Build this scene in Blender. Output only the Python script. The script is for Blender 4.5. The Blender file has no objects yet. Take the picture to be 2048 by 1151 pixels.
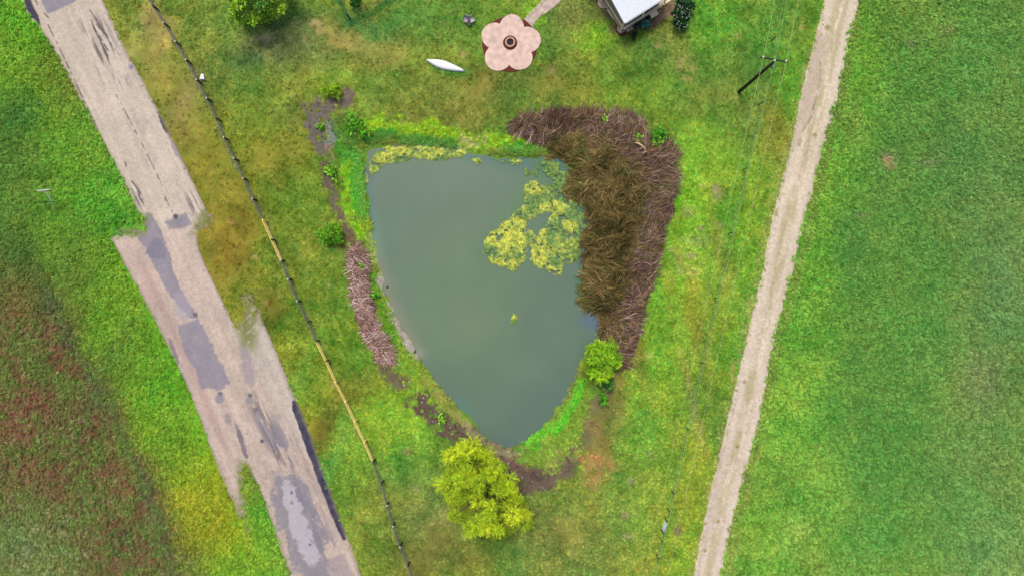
import bpy, math, random
import numpy as np
from mathutils import Vector, Matrix
random.seed(7)
RNG = np.random.default_rng(11)
scene = bpy.context.scene
COL = scene.collection

# ------------------------------------------------------------------ camera, sky, sun, exposure
H = 72.4                 # flying height of the camera over the lawn
S = 0.053                # metres on the ground for one pixel of the 2048 wide photograph
CX, CY = 1024.0, 575.5
cam = bpy.data.cameras.new('camera'); cam.lens = 36.0*H/(2048*S); cam.sensor_width = 36.0
cam.clip_start = 0.5; cam.clip_end = 3000
camo = bpy.data.objects.new('camera', cam); COL.objects.link(camo)
camo.location = (0, 0, H); scene.camera = camo
w = bpy.data.worlds.new('World'); scene.world = w; w.use_nodes = True
nt = w.node_tree; bg = nt.nodes['Background']
sky = nt.nodes.new('ShaderNodeTexSky'); sky.sky_type = 'NISHITA'; sky.sun_disc = False
SUN_D = Vector((0.16, -0.42, -0.90)).normalized()
sky.sun_elevation = math.asin(-SUN_D.z); sky.sun_rotation = math.atan2(-SUN_D.x, -SUN_D.y)
sky.air_density = 1.0; sky.dust_density = 4.0; sky.ozone_density = 1.0
nt.links.new(sky.outputs[0], bg.inputs[0]); bg.inputs[1].default_value = 0.122
sun = bpy.data.lights.new('sun', 'SUN'); sun.energy = 1.8; sun.angle = math.radians(16); sun.color = (1.0, 0.93, 0.84)
suno = bpy.data.objects.new('sun', sun); COL.objects.link(suno)
suno.rotation_euler = SUN_D.to_track_quat('-Z', 'Y').to_euler(); suno.location = (0, 0, 90)
scene.view_settings.view_transform = 'Standard'; scene.view_settings.look = 'None'
scene.view_settings.gamma = 1.0; scene.view_settings.use_curve_mapping = False
scene.view_settings.exposure = 0.45
K = 0.62                 # picture brightness -> surface reflectance

# ------------------------------------------------------------------ helpers
def lin(c):
    c = np.asarray(c, float)/255.0
    return np.where(c <= 0.04045, c/12.92, ((c+0.055)/1.055)**2.4)
def alb(r, g, b, k=1.0): return lin((r, g, b))*K*k
def P(px, py, z=0.0):
    f = (H-z)/H
    return Vector(((px-CX)*S*f, (CY-py)*S*f, z))
def tag(o, label=None, cat=None, group=None, kind=None):
    if label: o['label'] = label
    if cat: o['category'] = cat
    if group: o['group'] = group
    if kind: o['kind'] = kind
    return o
def empty(name, loc, label, cat, group=None):
    o = bpy.data.objects.new(name, None); COL.objects.link(o); o.location = loc
    o.empty_display_size = 0.3
    return tag(o, label, cat, group)
def mk(name, V, F, mat, col=None, parent=None, smooth=False, loc=None, attrs=None):
    V = np.asarray(V, np.float32).reshape(-1, 3); me = bpy.data.meshes.new(name)
    if isinstance(F, np.ndarray):
        k = F.shape[1]; m = F.shape[0]
        me.vertices.add(len(V)); me.vertices.foreach_set('co', V.ravel())
        me.loops.add(m*k); me.loops.foreach_set('vertex_index', F.astype(np.int32).ravel())
        me.polygons.add(m); me.polygons.foreach_set('loop_start', np.arange(0, m*k, k, dtype=np.int32))
        me.update(calc_edges=True)
    else:
        me.from_pydata([tuple(map(float, v)) for v in V], [], F)
    if col is not None:
        a = me.color_attributes.new('col', 'FLOAT_COLOR', 'POINT')
        c4 = np.ones((len(V), 4), np.float32); c4[:, :3] = col; a.data.foreach_set('color', c4.ravel())
    for nm, arr in (attrs or {}).items():
        a = me.attributes.new(nm, 'FLOAT', 'POINT'); a.data.foreach_set('value', np.asarray(arr, np.float32).ravel())
    me.polygons.foreach_set('use_smooth', np.full(len(me.polygons), bool(smooth)))
    me.materials.append(mat); me.update()
    o = bpy.data.objects.new(name, me); COL.objects.link(o)
    if parent is not None: o.parent = parent
    if loc is not None: o.location = loc
    return o
class MB:
    def __init__(s): s.v = []; s.f = []
    def add(s, vs, fs):
        b = len(s.v); s.v += [tuple(v) for v in vs]; s.f += [tuple(i+b for i in f) for f in fs]; return s
    def box(s, c, sz, rot=0.0, M=None):
        hx, hy, hz = sz[0]/2, sz[1]/2, sz[2]/2; c = Vector(c); R = M or Matrix.Rotation(rot, 3, 'Z')
        vs = [c + R @ Vector((x*hx, y*hy, z*hz)) for z in (-1, 1) for y in (-1, 1) for x in (-1, 1)]
        return s.add(vs, [(0, 2, 3, 1), (4, 5, 7, 6), (0, 1, 5, 4), (2, 6, 7, 3), (0, 4, 6, 2), (1, 3, 7, 5)])
    def bar(s, a, b, wd, ht, up=(0, 0, 1)):
        a, b = Vector(a), Vector(b); d = (b-a).normalized(); u = Vector(up)
        sd = d.cross(u).normalized(); u = sd.cross(d)
        vs = [p + sd*x*wd/2 + u*y*ht/2 for p in (a, b) for x, y in ((-1, -1), (1, -1), (1, 1), (-1, 1))]
        return s.add(vs, [(3, 2, 1, 0), (4, 5, 6, 7), (0, 1, 5, 4), (1, 2, 6, 5), (2, 3, 7, 6), (3, 0, 4, 7)])
    def tube(s, pts, rad, n=6):
        pts = [Vector(p) for p in pts]; m = len(pts)
        if not hasattr(rad, '__len__'): rad = [rad]*m
        vs = []; prev = Vector((0.31, 0.9, 0.2)).normalized()
        for i, p in enumerate(pts):
            d = (pts[min(i+1, m-1)]-pts[max(i-1, 0)]).normalized()
            a = (prev - d*prev.dot(d))
            if a.length < 1e-4: a = d.orthogonal()
            a.normalize(); prev = a; b = d.cross(a)
            vs += [p + (a*math.cos(t*math.tau/n)+b*math.sin(t*math.tau/n))*rad[i] for t in range(n)]
        fs = [(i*n+j, i*n+(j+1) % n, (i+1)*n+(j+1) % n, (i+1)*n+j) for i in range(m-1) for j in range(n)]
        fs += [tuple(range(n-1, -1, -1)), tuple(range((m-1)*n, m*n))]
        return s.add(vs, fs)
    def lathe(s, prof, c=(0, 0, 0), n=24, wob=0.0):
        c = Vector(c); vs = []
        for k, (r, z) in enumerate(prof):
            for j in range(n):
                rr = r*(1+wob*math.sin(3.1*j+k)); t = j*math.tau/n
                vs.append(c+Vector((rr*math.cos(t), rr*math.sin(t), z)))
        m = len(prof)
        fs = [(i*n+j, i*n+(j+1) % n, (i+1)*n+(j+1) % n, (i+1)*n+j) for i in range(m-1) for j in range(n)]
        if prof[0][0] > 1e-4: fs.append(tuple(range(n-1, -1, -1)))
        if prof[-1][0] > 1e-4: fs.append(tuple(range((m-1)*n, m*n)))
        return s.add(vs, fs)
    def prism(s, pts, z0, z1):
        n = len(pts); vs = [(x, y, z) for z in (z0, z1) for x, y in pts]
        a = sum(pts[i][0]*pts[(i+1) % n][1]-pts[(i+1) % n][0]*pts[i][1] for i in range(n))
        if a < 0: pts = pts[::-1]; vs = [(x, y, z) for z in (z0, z1) for x, y in pts]
        return s.add(vs, [tuple(range(n-1, -1, -1)), tuple(range(n, 2*n))] + [(i, (i+1) % n, n+(i+1) % n, n+i) for i in range(n)])
    def obj(s, name, mat, parent=None, smooth=False, loc=None):
        return mk(name, s.v, s.f, mat, parent=parent, smooth=smooth, loc=loc)

# numpy value noise, coordinates in photograph pixels of ground
def vn(x, y, sc, seed):
    r = np.random.default_rng(seed).random((256, 256)).astype(np.float32)
    x = np.asarray(x)/sc+1000.3; y = np.asarray(y)/sc+1000.7
    xi = np.floor(x).astype(int); yi = np.floor(y).astype(int); fx = x-xi; fy = y-yi
    fx = fx*fx*(3-2*fx); fy = fy*fy*(3-2*fy); a = xi & 255; b = (xi+1) & 255; c = yi & 255; d = (yi+1) & 255
    return (r[a, c]*(1-fx)+r[b, c]*fx)*(1-fy)+(r[a, d]*(1-fx)+r[b, d]*fx)*fy
def fbm(x, y, sc, seed, o=4):
    t = 0; am = 0.5; n = 0
    for i in range(o): t = t+am*vn(x, y, sc/2**i, seed+i*17); n += am; am *= 0.55
    return t/n
def sm(a, b, x): t = np.clip((x-a)/(b-a), 0, 1); return t*t*(3-2*t)
def smooth_poly(p, it=2):
    p = np.asarray(p, float)
    for _ in range(it):
        q = np.roll(p, -1, 0); p = np.stack([0.75*p+0.25*q, 0.25*p+0.75*q], 1).reshape(-1, 2)
    return p
def sdf(x, y, poly):
    """signed distance to a closed outline in pixels, positive inside"""
    shp = np.shape(x); x = np.ravel(x).astype(np.float32); y = np.ravel(y).astype(np.float32)
    best = np.full(x.shape, 1e9, np.float32); ins = np.zeros(x.shape, bool); n = len(poly)
    for i in range(n):
        ax, ay = poly[i]; bx, by = poly[(i+1) % n]; ex, ey = bx-ax, by-ay; L = ex*ex+ey*ey+1e-9
        t = np.clip(((x-ax)*ex+(y-ay)*ey)/L, 0, 1)
        best = np.minimum(best, (x-ax-t*ex)**2+(y-ay-t*ey)**2)
        if abs(ey) > 1e-9:
            c = ((ay > y) != (by > y)) & (x < ex*(y-ay)/ey+ax); ins ^= c
    d = np.sqrt(best); return np.where(ins, d, -d).reshape(shp)
def sdf_box(x, y, poly, pad=60):
    """same, but only worked out near the outline"""
    poly = np.asarray(poly, float); out = np.full(np.shape(x), -999.0, np.float32)
    m = (x > poly[:, 0].min()-pad) & (x < poly[:, 0].max()+pad) & (y > poly[:, 1].min()-pad) & (y < poly[:, 1].max()+pad)
    if m.any(): out[m] = sdf(x[m], y[m], poly)
    return out
def dline(x, y, pts):
    best = np.full(np.shape(x), 1e9, np.float32); pts = np.asarray(pts, float)
    m = (x > pts[:, 0].min()-120) & (x < pts[:, 0].max()+120) & (y > pts[:, 1].min()-120) & (y < pts[:, 1].max()+120)
    xs, ys = x[m], y[m]; b = np.full(xs.shape, 1e9, np.float32)
    for i in range(len(pts)-1):
        ax, ay = pts[i]; bx, by = pts[i+1]; ex, ey = bx-ax, by-ay; L = ex*ex+ey*ey+1e-9
        t = np.clip(((xs-ax)*ex+(ys-ay)*ey)/L, 0, 1); b = np.minimum(b, (xs-ax-t*ex)**2+(ys-ay-t*ey)**2)
    best[m] = np.sqrt(b); return best

# ------------------------------------------------------------------ materials
def newmat(name):
    m = bpy.data.materials.new(name); m.use_nodes = True; t = m.node_tree; b = t.nodes['Principled BSDF']
    return m, t, b
def plain(name, rgb, rough=0.7, k=1.0, var=0.25, sc=6.0, metal=0.0, bump=0.15, spec=0.3):
    """one surface colour with noise mottling and relief"""
    m, t, b = newmat(name); c = alb(*rgb, k)
    tc = t.nodes.new('ShaderNodeNewGeometry'); nz = t.nodes.new('ShaderNodeTexNoise'); nz.inputs['Scale'].default_value = sc
    nz.inputs['Detail'].default_value = 5; t.links.new(tc.outputs['Position'], nz.inputs['Vector'])
    rp = t.nodes.new('ShaderNodeValToRGB'); rp.color_ramp.elements[0].position = 0.3; rp.color_ramp.elements[1].position = 0.7
    rp.color_ramp.elements[0].color = (*(np.clip(c*(1-var), 0, 1)), 1); rp.color_ramp.elements[1].color = (*(np.clip(c*(1+var), 0, 1)), 1)
    t.links.new(nz.outputs['Fac'], rp.inputs[0]); t.links.new(rp.outputs[0], b.inputs['Base Color'])
    b.inputs['Roughness'].default_value = rough; b.inputs['Metallic'].default_value = metal
    b.inputs['Specular IOR Level'].default_value = spec
    bp = t.nodes.new('ShaderNodeBump'); bp.inputs['Strength'].default_value = bump; bp.inputs['Distance'].default_value = 0.02
    t.links.new(nz.outputs['Fac'], bp.inputs['Height']); t.links.new(bp.outputs[0], b.inputs['Normal'])
    return m
def attrmat(name, scales, rough=0.9, inst=False, hue=0.03, rnd=0.0, bump=0.3, bdist=0.03, spec=0.15, sat=1.0, hoff=0.0):
    """colour attribute of the surface times layered noise; inst: colour taken from the plant's spot"""
    m, t, b = newmat(name); N = t.nodes.new; Lk = t.links.new
    at = N('ShaderNodeAttribute'); at.attribute_name = 'col'
    if inst: at.attribute_type = 'INSTANCER'
    geo = N('ShaderNodeNewGeometry'); fac = None; bh = None
    for i, (sc, lo, hi) in enumerate(scales):
        nz = N('ShaderNodeTexNoise'); nz.inputs['Scale'].default_value = sc; nz.inputs['Detail'].default_value = 3
        nz.inputs['Roughness'].default_value = 0.65
        Lk(geo.outputs['Position'], nz.inputs['Vector'])
        mr = N('ShaderNodeMapRange'); mr.inputs[1].default_value = 0.28; mr.inputs[2].default_value = 0.72
        mr.inputs[3].default_value = lo; mr.inputs[4].default_value = hi; Lk(nz.outputs['Fac'], mr.inputs[0])
        if fac is None: fac = mr.outputs[0]
        else:
            mu = N('ShaderNodeMath'); mu.operation = 'MULTIPLY'; Lk(fac, mu.inputs[0]); Lk(mr.outputs[0], mu.inputs[1]); fac = mu.outputs[0]
        if i == 0: bh = nz.outputs['Fac']
    if rnd > 0:
        oi = N('ShaderNodeObjectInfo'); mr = N('ShaderNodeMapRange'); mr.inputs[3].default_value = 1-rnd; mr.inputs[4].default_value = 1+rnd
        Lk(oi.outputs['Random'], mr.inputs[0])
        if fac is None: fac = mr.outputs[0]
        else:
            mu = N('ShaderNodeMath'); mu.operation = 'MULTIPLY'; Lk(fac, mu.inputs[0]); Lk(mr.outputs[0], mu.inputs[1]); fac = mu.outputs[0]
    hs = N('ShaderNodeHueSaturation'); Lk(at.outputs['Color'], hs.inputs['Color']); hs.inputs['Saturation'].default_value = sat
    if fac is not None: Lk(fac, hs.inputs['Value'])
    nh = N('ShaderNodeTexNoise'); nh.inputs['Scale'].default_value = 1.7; nh.inputs['Detail'].default_value = 4
    Lk(geo.outputs['Position'], nh.inputs['Vector'])
    mh = N('ShaderNodeMapRange'); mh.inputs[1].default_value = 0.25; mh.inputs[2].default_value = 0.75
    mh.inputs[3].default_value = 0.5+hoff-hue; mh.inputs[4].default_value = 0.5+hoff+hue; Lk(nh.outputs['Fac'], mh.inputs[0]); Lk(mh.outputs[0], hs.inputs['Hue'])
    Lk(hs.outputs[0], b.inputs['Base Color']); b.inputs['Roughness'].default_value = rough
    b.inputs['Specular IOR Level'].default_value = spec
    if bump > 0 and bh is not None:
        bp = N('ShaderNodeBump'); bp.inputs['Strength'].default_value = bump; bp.inputs['Distance'].default_value = bdist
        Lk(bh, bp.inputs['Height']); Lk(bp.outputs[0], b.inputs['Normal'])
    return m
M_ground = attrmat('turf', [(9.0, 0.68, 1.40), (2.6, 0.85, 1.20), (26.0, 0.70, 1.38)], bump=0.5, bdist=0.05)
M_road = attrmat('worn asphalt', [(22.0, 0.86, 1.12), (4.0, 0.92, 1.08), (70.0, 0.88, 1.12)], hue=0.008, bump=0.3, bdist=0.01)
M_track = attrmat('gravel', [(16.0, 0.84, 1.16), (50.0, 0.82, 1.18), (2.5, 0.94, 1.06)], hue=0.008, bump=0.4, bdist=0.02)
M_tuft = attrmat('grass blades', [], inst=True, rnd=0.48, hue=0.028, bump=0, sat=1.0, hoff=-0.012)
M_weed = attrmat('weed leaves', [], inst=True, rnd=0.40, hue=0.022, bump=0, sat=0.98, hoff=-0.015)
M_leaf = attrmat('foliage', [(3.0, 0.85, 1.15)], hue=0.015, bump=0, rough=0.7)
M_stalk = attrmat('dry stalks', [(6.0, 0.8, 1.2)], hue=0.01, bump=0, rough=0.85)
M_algae = attrmat('algae', [(14.0, 0.75, 1.25), (40.0, 0.8, 1.2)], hue=0.02, bump=0.6, bdist=0.04, rough=0.6)
M_mulch = attrmat('bark mulch', [(30.0, 0.6, 1.4)], hue=0.02, bump=0.6, bdist=0.03)
M_black = plain('black fence paint', (58, 56, 58), 0.6, var=0.35, sc=5)
M_newwood = plain('fresh timber', (252, 210, 120), 0.7, 1.7, var=0.15, sc=7)
M_rail = plain('faded black rails', (120, 118, 118), 0.6, 1.1, var=0.35, sc=4)
M_white = plain('white plastic', (238, 238, 235), 0.4, 1.15, var=0.05)
M_oldpole = plain('tarred pole', (56, 46, 38), 0.8, var=0.35, sc=4)
M_steel = plain('galvanised steel', (170, 178, 185), 0.45, var=0.15, metal=0.35)
M_wire = plain('conductor wire', (180, 190, 130), 0.5, var=0.1)
M_greenpost = plain('green steel post', (42, 66, 50), 0.6, var=0.2)
M_fencewire = plain('fence wire', (118, 130, 100), 0.5, var=0.15)
M_roof = plain('white metal roof', (236, 242, 248), 0.35, 1.25, var=0.03, sc=1.2, bump=0.03, spec=0.5)
M_deck = plain('weathered deck', (190, 172, 140), 0.8, 1.6, var=0.25, sc=8)
M_beam = plain('tan timber', (230, 208, 174), 0.7, 1.6, var=0.15, sc=8)
M_wall = plain('grey wall boards', (160, 148, 128), 0.8, 1.2, var=0.2, sc=6)
M_dark = plain('dark interior', (45, 42, 48), 0.8, var=0.3)
M_pink = plain('pink concrete', (233, 203, 186), 0.85, 1.05, var=0.2, sc=1.7, bump=0.1)
M_mulchp = plain('dark red mulch', (112, 52, 42), 0.95, var=0.45, sc=30, bump=0.5)
M_stone = plain('tan stone', (205, 165, 128), 0.8, var=0.2, sc=14)
M_char = plain('charcoal', (52, 56, 62), 0.9, var=0.5, sc=20)
M_bark = plain('bark', (95, 82, 68), 0.9, var=0.35, sc=8)
M_log = plain('bleached wood', (240, 205, 160), 0.7, var=0.2, sc=5)
M_hull = plain('white hull', (244, 244, 240), 0.4, 1.35, var=0.04, sc=2.0, bump=0.03, spec=0.5)
M_rock = plain('pale stone', (205, 200, 195), 0.8, var=0.15, sc=12)
M_cushion = plain('lavender fabric', (205, 180, 205), 0.8, var=0.1)
M_slat = plain('white slats', (222, 216, 212), 0.6, var=0.08)
M_frame = plain('dark metal frame', (45, 48, 60), 0.5, var=0.2)
M_terra = plain('terracotta', (150, 85, 65), 0.8, var=0.2)
M_bird = plain('dark feathers', (52, 72, 80), 0.7, var=0.3)

# ------------------------------------------------------------------ outlines in the photograph, laid on the ground
POND = smooth_poly([(728, 292), (800, 285), (900, 290), (950, 302), (1000, 314), (1050, 314), (1090, 305), (1130, 312), (1150, 345), (1150, 380),
    (1172, 400), (1180, 450), (1178, 520), (1170, 570), (1165, 612), (1207, 622), (1210, 660), (1185, 690), (1165, 722), (1150, 770), (1122, 815),
    (1080, 862), (1045, 893), (1010, 895), (980, 880), (942, 850), (905, 806), (862, 760), (832, 712), (795, 652), (768, 590), (752, 530), (742, 460),
    (733, 410), (725, 360), (726, 320)], 2)
ROAD = [(-150, -330), (30, -30), (42, 0), (56, 30), (76, 56), (100, 85), (150, 180), (200, 270), (250, 370), (283, 440), (290, 462), (215, 462), (240, 510), (300, 620), (340, 700), (392, 810),
    (430, 920), (468, 1010), (500, 1080), (512, 1085), (500, 1020), (488, 950), (490, 925), (520, 980), (548, 1060), (580, 1151), (680, 1480), (820, 1480), (722, 1151),
    (702, 1090), (690, 1065), (662, 985), (640, 925), (620, 868), (600, 815), (586, 790), (562, 725), (530, 650), (503, 590), (487, 575), (487, 640), (470, 655), (440, 590), (400, 510), (390, 462), (430, 446),
    (412, 420), (380, 350), (340, 270), (300, 190), (262, 120), (230, 55), (205, 0), (60, -330)]
TRACK = [(1740, -330), (1649, 0), (1628, 90), (1602, 180), (1588, 270), (1565, 350), (1555, 400), (1540, 455), (1522, 560), (1500, 640), (1488, 700), (1466, 790), (1441, 900),
    (1412, 1020), (1387, 1151), (1330, 1480), (1390, 1480), (1442, 1151), (1462, 1060), (1480, 990), (1505, 900), (1530, 790), (1545, 700), (1570, 600), (1592, 520), (1606, 450),
    (1622, 400), (1648, 290), (1675, 205), (1692, 110), (1715, 15), (1790, -330)]
ROADs = smooth_poly(ROAD, 1)
FADE = [(250, 452, 52, 26), (420, 452, 36, 26), (487, 600, 26, 60), (500, 680, 20, 50), (500, 1040, 26, 70), (487, 960, 20, 40)]; TRACKs = smooth_poly(TRACK, 1)
PILE = smooth_poly([(1018, 248), (1045, 228), (1100, 224), (1180, 222), (1250, 224), (1285, 245), (1295, 278), (1320, 285), (1348, 285), (1354, 330), (1348, 390), (1325, 470),
    (1305, 550), (1280, 640), (1262, 715), (1243, 745), (1228, 715), (1212, 640), (1225, 580), (1245, 500), (1262, 420), (1265, 350), (1225, 318), (1160, 290), (1090, 282), (1040, 272)], 2)
REED = smooth_poly([(1090, 275), (1160, 270), (1230, 300), (1275, 350), (1280, 420), (1262, 500), (1242, 580), (1222, 640), (1222, 690), (1205, 670), (1207, 622), (1180, 620), (1158, 612),
    (1162, 580), (1172, 520), (1176, 460), (1172, 400), (1150, 392), (1126, 375), (1150, 345), (1135, 315), (1100, 305)], 2)
LPILE = smooth_poly([(708, 485), (725, 490), (738, 540), (735, 580), (750, 640), (760, 665), (778, 690), (788, 720), (770, 730), (755, 725), (742, 690), (722, 650), (708, 600), (700, 550), (697, 510)], 2)

def height(px, py):
    """lawn level 0, sinking to the water line round the pond"""
    d = sdf_box(px, py, POND, 70)
    z = -0.6*sm(-42, 2, d) - 0.5*sm(2, 80, d)
    dr = sdf_box(px, py, ROADs, 30); dt = sdf_box(px, py, TRACKs, 30)
    keep = np.clip(1-sm(-14, 0, np.maximum(dr, dt)), 0, 1)
    far = np.clip(1-sm(-60, -20, d), 0, 1)
    z = z + keep*(0.10*(fbm(px, py, 120, 5)-0.5)*far + 0.05*(fbm(px, py, 25, 9)-0.5))
    berm = 0.35*sm(0, 1, np.clip(1-np.abs(d+60)/28, 0, 1))*sm(250, 1, np.abs(py-900)) * far
    return z + berm*keep*0.6
def hz(px, py): return float(height(np.array([float(px)]), np.array([float(py)]))[0])
def PG(px, py, dz=0.0):
    z = hz(px, py)
    return P(px, py, z+dz)

# ------------------------------------------------------------------ ground colours: (x, y, rx, ry, angle, rgb, strength)
BL = [
 # far left verge
 (60,120,170,210,0,(110,176,42),1),(150,300,150,170,20,(96,164,44),1),(30,300,60,90,0,(74,124,50),.8),(20,420,70,120,0,(92,142,60),.7),(200,400,80,60,0,(84,172,48),.8),(60,30,70,60,0,(96,180,38),.7),
 (120,90,30,90,-28,(112,140,42),.7),(140,180,50,60,0,(108,130,52),.5),(230,380,60,90,-25,(80,176,52),.6),(40,230,40,40,0,(60,112,52),.7),
 (40,520,130,90,0,(80,102,54),.9),(90,450,110,70,0,(84,150,42),.6),(40,640,110,120,0,(112,92,58),.9),(70,760,150,150,0,(122,94,62),1),(100,880,160,130,-20,(112,92,58),1),
 (40,960,100,90,0,(112,106,66),.8),(160,980,150,110,0,(98,92,56),.9),(60,1080,140,110,0,(100,130,72),.9),(230,1080,140,100,0,(96,90,56),.9),(330,1130,90,60,0,(92,82,56),.8),(40,1110,80,60,0,(112,148,92),.6),
 (150,560,40,80,-30,(80,84,54),.6),(120,700,30,90,-25,(88,64,48),.6),(190,830,30,110,-28,(84,62,46),.5),(60,840,90,40,20,(136,104,72),.5),(170,760,60,50,0,(100,120,52),.4),
 # bright strip beside the road
 (170,500,110,110,-25,(96,162,34),1),(240,640,95,150,-25,(92,164,34),1),(320,800,85,150,-22,(96,168,34),1),(370,930,80,120,-18,(120,168,34),1),(400,1040,80,110,-12,(138,156,34),1),
 (440,1130,90,60,0,(122,166,36),.9),(520,1090,50,90,0,(96,166,44),.9),(390,1000,50,60,0,(160,164,40),.6),(280,1020,30,130,-24,(76,98,58),.7),(190,800,22,170,-24,(88,112,66),.6),(110,580,25,120,-24,(84,112,60),.6),
 # between road and fence
 (240,40,60,80,0,(140,146,62),.9),(300,130,60,90,-25,(152,142,66),.9),(350,250,60,110,-25,(150,134,58),1),(410,330,60,100,-25,(148,136,46),1),(460,440,60,110,-25,(140,122,40),1),(430,520,50,80,-25,(142,126,44),.9),
 (510,560,55,110,-25,(132,134,44),.9),(560,680,60,110,-25,(124,144,44),.9),(620,800,55,120,-25,(128,146,44),.9),(680,930,60,120,-22,(132,156,52),.9),(740,1080,60,110,-20,(128,140,52),.9),
 (370,200,22,60,-28,(186,152,92),.7),(320,80,20,40,-28,(182,152,86),.6),(470,500,30,50,-20,(150,110,36),.6),(540,620,24,40,0,(112,96,34),.5),(650,850,20,60,-20,(110,104,40),.5),(300,40,20,30,0,(186,150,90),.5),
 (595,760,14,150,-24,(120,160,60),.6),(650,960,14,130,-22,(112,160,70),.6),(265,90,12,100,-26,(150,160,84),.6),
 # lawn left of the pond
 (440,60,110,90,0,(112,146,64),.9),(400,180,70,110,-20,(136,138,58),.8),(560,170,130,90,0,(118,146,60),.9),(500,270,110,100,0,(122,146,48),.9),(580,380,100,120,0,(122,142,44),1),(560,330,60,60,0,(132,128,48),.7),
 (630,520,90,100,0,(116,140,50),1),(660,620,80,110,0,(118,140,46),1),(700,720,90,120,0,(116,150,46),1),(750,800,80,110,-20,(116,172,46),1),(800,850,70,80,0,(112,168,46),.9),(790,960,90,90,0,(112,150,60),.9),
 (850,1030,100,90,0,(126,130,74),.9),(860,1110,120,60,0,(112,114,50),.8),(700,780,40,50,0,(122,120,52),.6),(740,760,50,40,0,(110,104,44),.5),(540,90,90,40,20,(116,126,84),.8),(620,100,60,50,0,(110,134,72),.7),  # grass greyed below the top tree, painting the shade under its crown
 (630,48,8,8,0,(160,150,100),.4),(700,80,60,18,-20,(150,146,74),.8),(760,110,60,22,10,(138,142,66),.6),(740,60,60,20,-20,(92,134,64),.8),(780,60,40,28,0,(80,132,58),.8),
 (600,220,50,30,35,(96,122,52),.6),(650,175,50,30,0,(134,166,56),.6),(430,140,40,40,0,(110,134,60),.4),
 # lawn on top
 (860,60,90,70,0,(98,146,62),.8),(900,120,90,50,0,(116,148,56),.8),(850,190,110,50,0,(116,140,58),1),(960,190,110,55,0,(112,124,52),1),(1080,170,90,45,0,(114,132,54),1),(900,230,80,30,0,(126,136,60),.8),(980,160,60,25,0,(96,112,48),.6),
 (1140,120,70,60,0,(98,138,52),.9),(1120,60,50,50,0,(118,146,62),.7),(1190,75,40,30,20,(128,184,48),.9),(1230,110,60,50,0,(108,146,54),.8),(1320,110,70,60,0,(104,138,56),.9),(1330,75,40,30,0,(140,148,70),.5),(1420,60,60,70,0,(98,162,50),.9),
 (1460,130,60,60,0,(92,132,54),.9),(1300,170,110,45,0,(124,158,52),.9),(1400,190,70,45,0,(110,138,62),.8),(1390,150,14,14,0,(90,128,50),.6),(1200,20,24,26,0,(120,124,66),.6),(1140,30,30,40,0,(132,134,72),.7),(1070,30,24,20,0,(132,172,52),.7),
 (1270,150,40,20,20,(96,122,46),.5),(1360,125,30,30,0,(156,146,80),.35),(1560,60,50,90,0,(100,150,56),.8),(1590,200,30,120,10,(98,160,50),.7),(1560,260,40,60,0,(128,142,52),.6),
 # strip right of the pond
 (1400,300,70,90,0,(122,172,52),1),(1380,400,50,110,10,(118,176,44),1),(1350,520,50,90,10,(112,170,46),1),(1340,640,60,110,10,(108,168,48),1),(1300,760,70,90,0,(112,164,48),1),(1280,860,70,90,0,(118,158,56),1),(1240,960,90,80,0,(128,150,62),1),
 (1200,1060,130,80,0,(118,136,62),1),(1090,1060,70,60,0,(110,122,60),1),(1120,1120,120,50,0,(112,132,62),.9),(1300,1050,70,110,10,(126,154,52),1),(1480,400,50,130,12,(116,166,48),.9),(1440,580,50,140,12,(122,160,48),.9),(1410,760,55,140,12,(122,150,48),1),
 (1370,940,55,140,12,(126,154,48),1),(1360,1090,50,80,12,(134,166,48),1),(1470,240,60,60,0,(114,146,62),.7),(1300,420,0.1,0.1,0,(0,0,0),0),(1440,500,16,90,13,(146,144,58),.5),(1400,680,16,140,13,(140,142,52),.5),(1480,640,24,140,12,(96,156,50),.6),
 (1440,850,22,130,12,(104,138,56),.5),(1385,800,8,90,13,(166,146,92),.4),(1230,800,16,110,-8,(126,124,60),.6),(1200,880,16,60,10,(146,122,66),.4),(1270,700,12,80,12,(126,130,56),.7),(1330,540,10,100,12,(130,140,48),.5),
 (1400,520,30,60,0,(112,164,60),.7),(1375,420,14,14,0,(150,148,104),.5),(1395,480,26,14,0,(146,146,100),.4),(1358,522,16,20,0,(150,148,104),.4),(1380,545,12,12,0,(150,146,104),.4),(1440,385,14,12,0,(164,148,112),.4),
 # right hand field
 (1700,120,60,150,8,(100,172,44),1),(1660,330,60,140,10,(96,168,46),1),(1620,520,60,140,10,(98,170,46),1),(1590,700,70,140,10,(104,168,46),1),(1560,870,75,140,10,(108,172,48),1),(1530,1050,90,140,8,(104,166,48),1),
 (1850,150,160,170,0,(76,150,56),1),(1800,380,140,180,0,(66,138,58),1),(1760,620,130,180,0,(68,140,52),1),(1740,860,120,180,0,(62,140,54),1),(1740,1070,130,150,0,(70,146,58),1),(1980,120,110,200,0,(86,152,68),1),(1980,400,110,180,0,(94,140,74),1),
 (1980,680,120,180,0,(94,138,76),1),(1960,930,130,160,0,(92,142,76),1),(1990,1110,110,100,0,(104,152,88),1),(1960,760,40,50,0,(116,132,84),.7),(2000,560,50,120,0,(96,142,84),.6),(1900,300,60,90,0,(78,134,62),.6),(1700,480,30,80,0,(60,130,54),.5),
 (1660,1000,50,100,0,(110,164,52),.5),(1560,960,50,60,-30,(84,126,46),.5),(1590,1060,40,40,0,(110,168,70),.5),(1850,700,60,200,0,(72,144,58),.5),(1700,240,24,60,0,(122,160,62),.5),(1900,1000,60,60,0,(78,142,62),.5),
]
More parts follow.
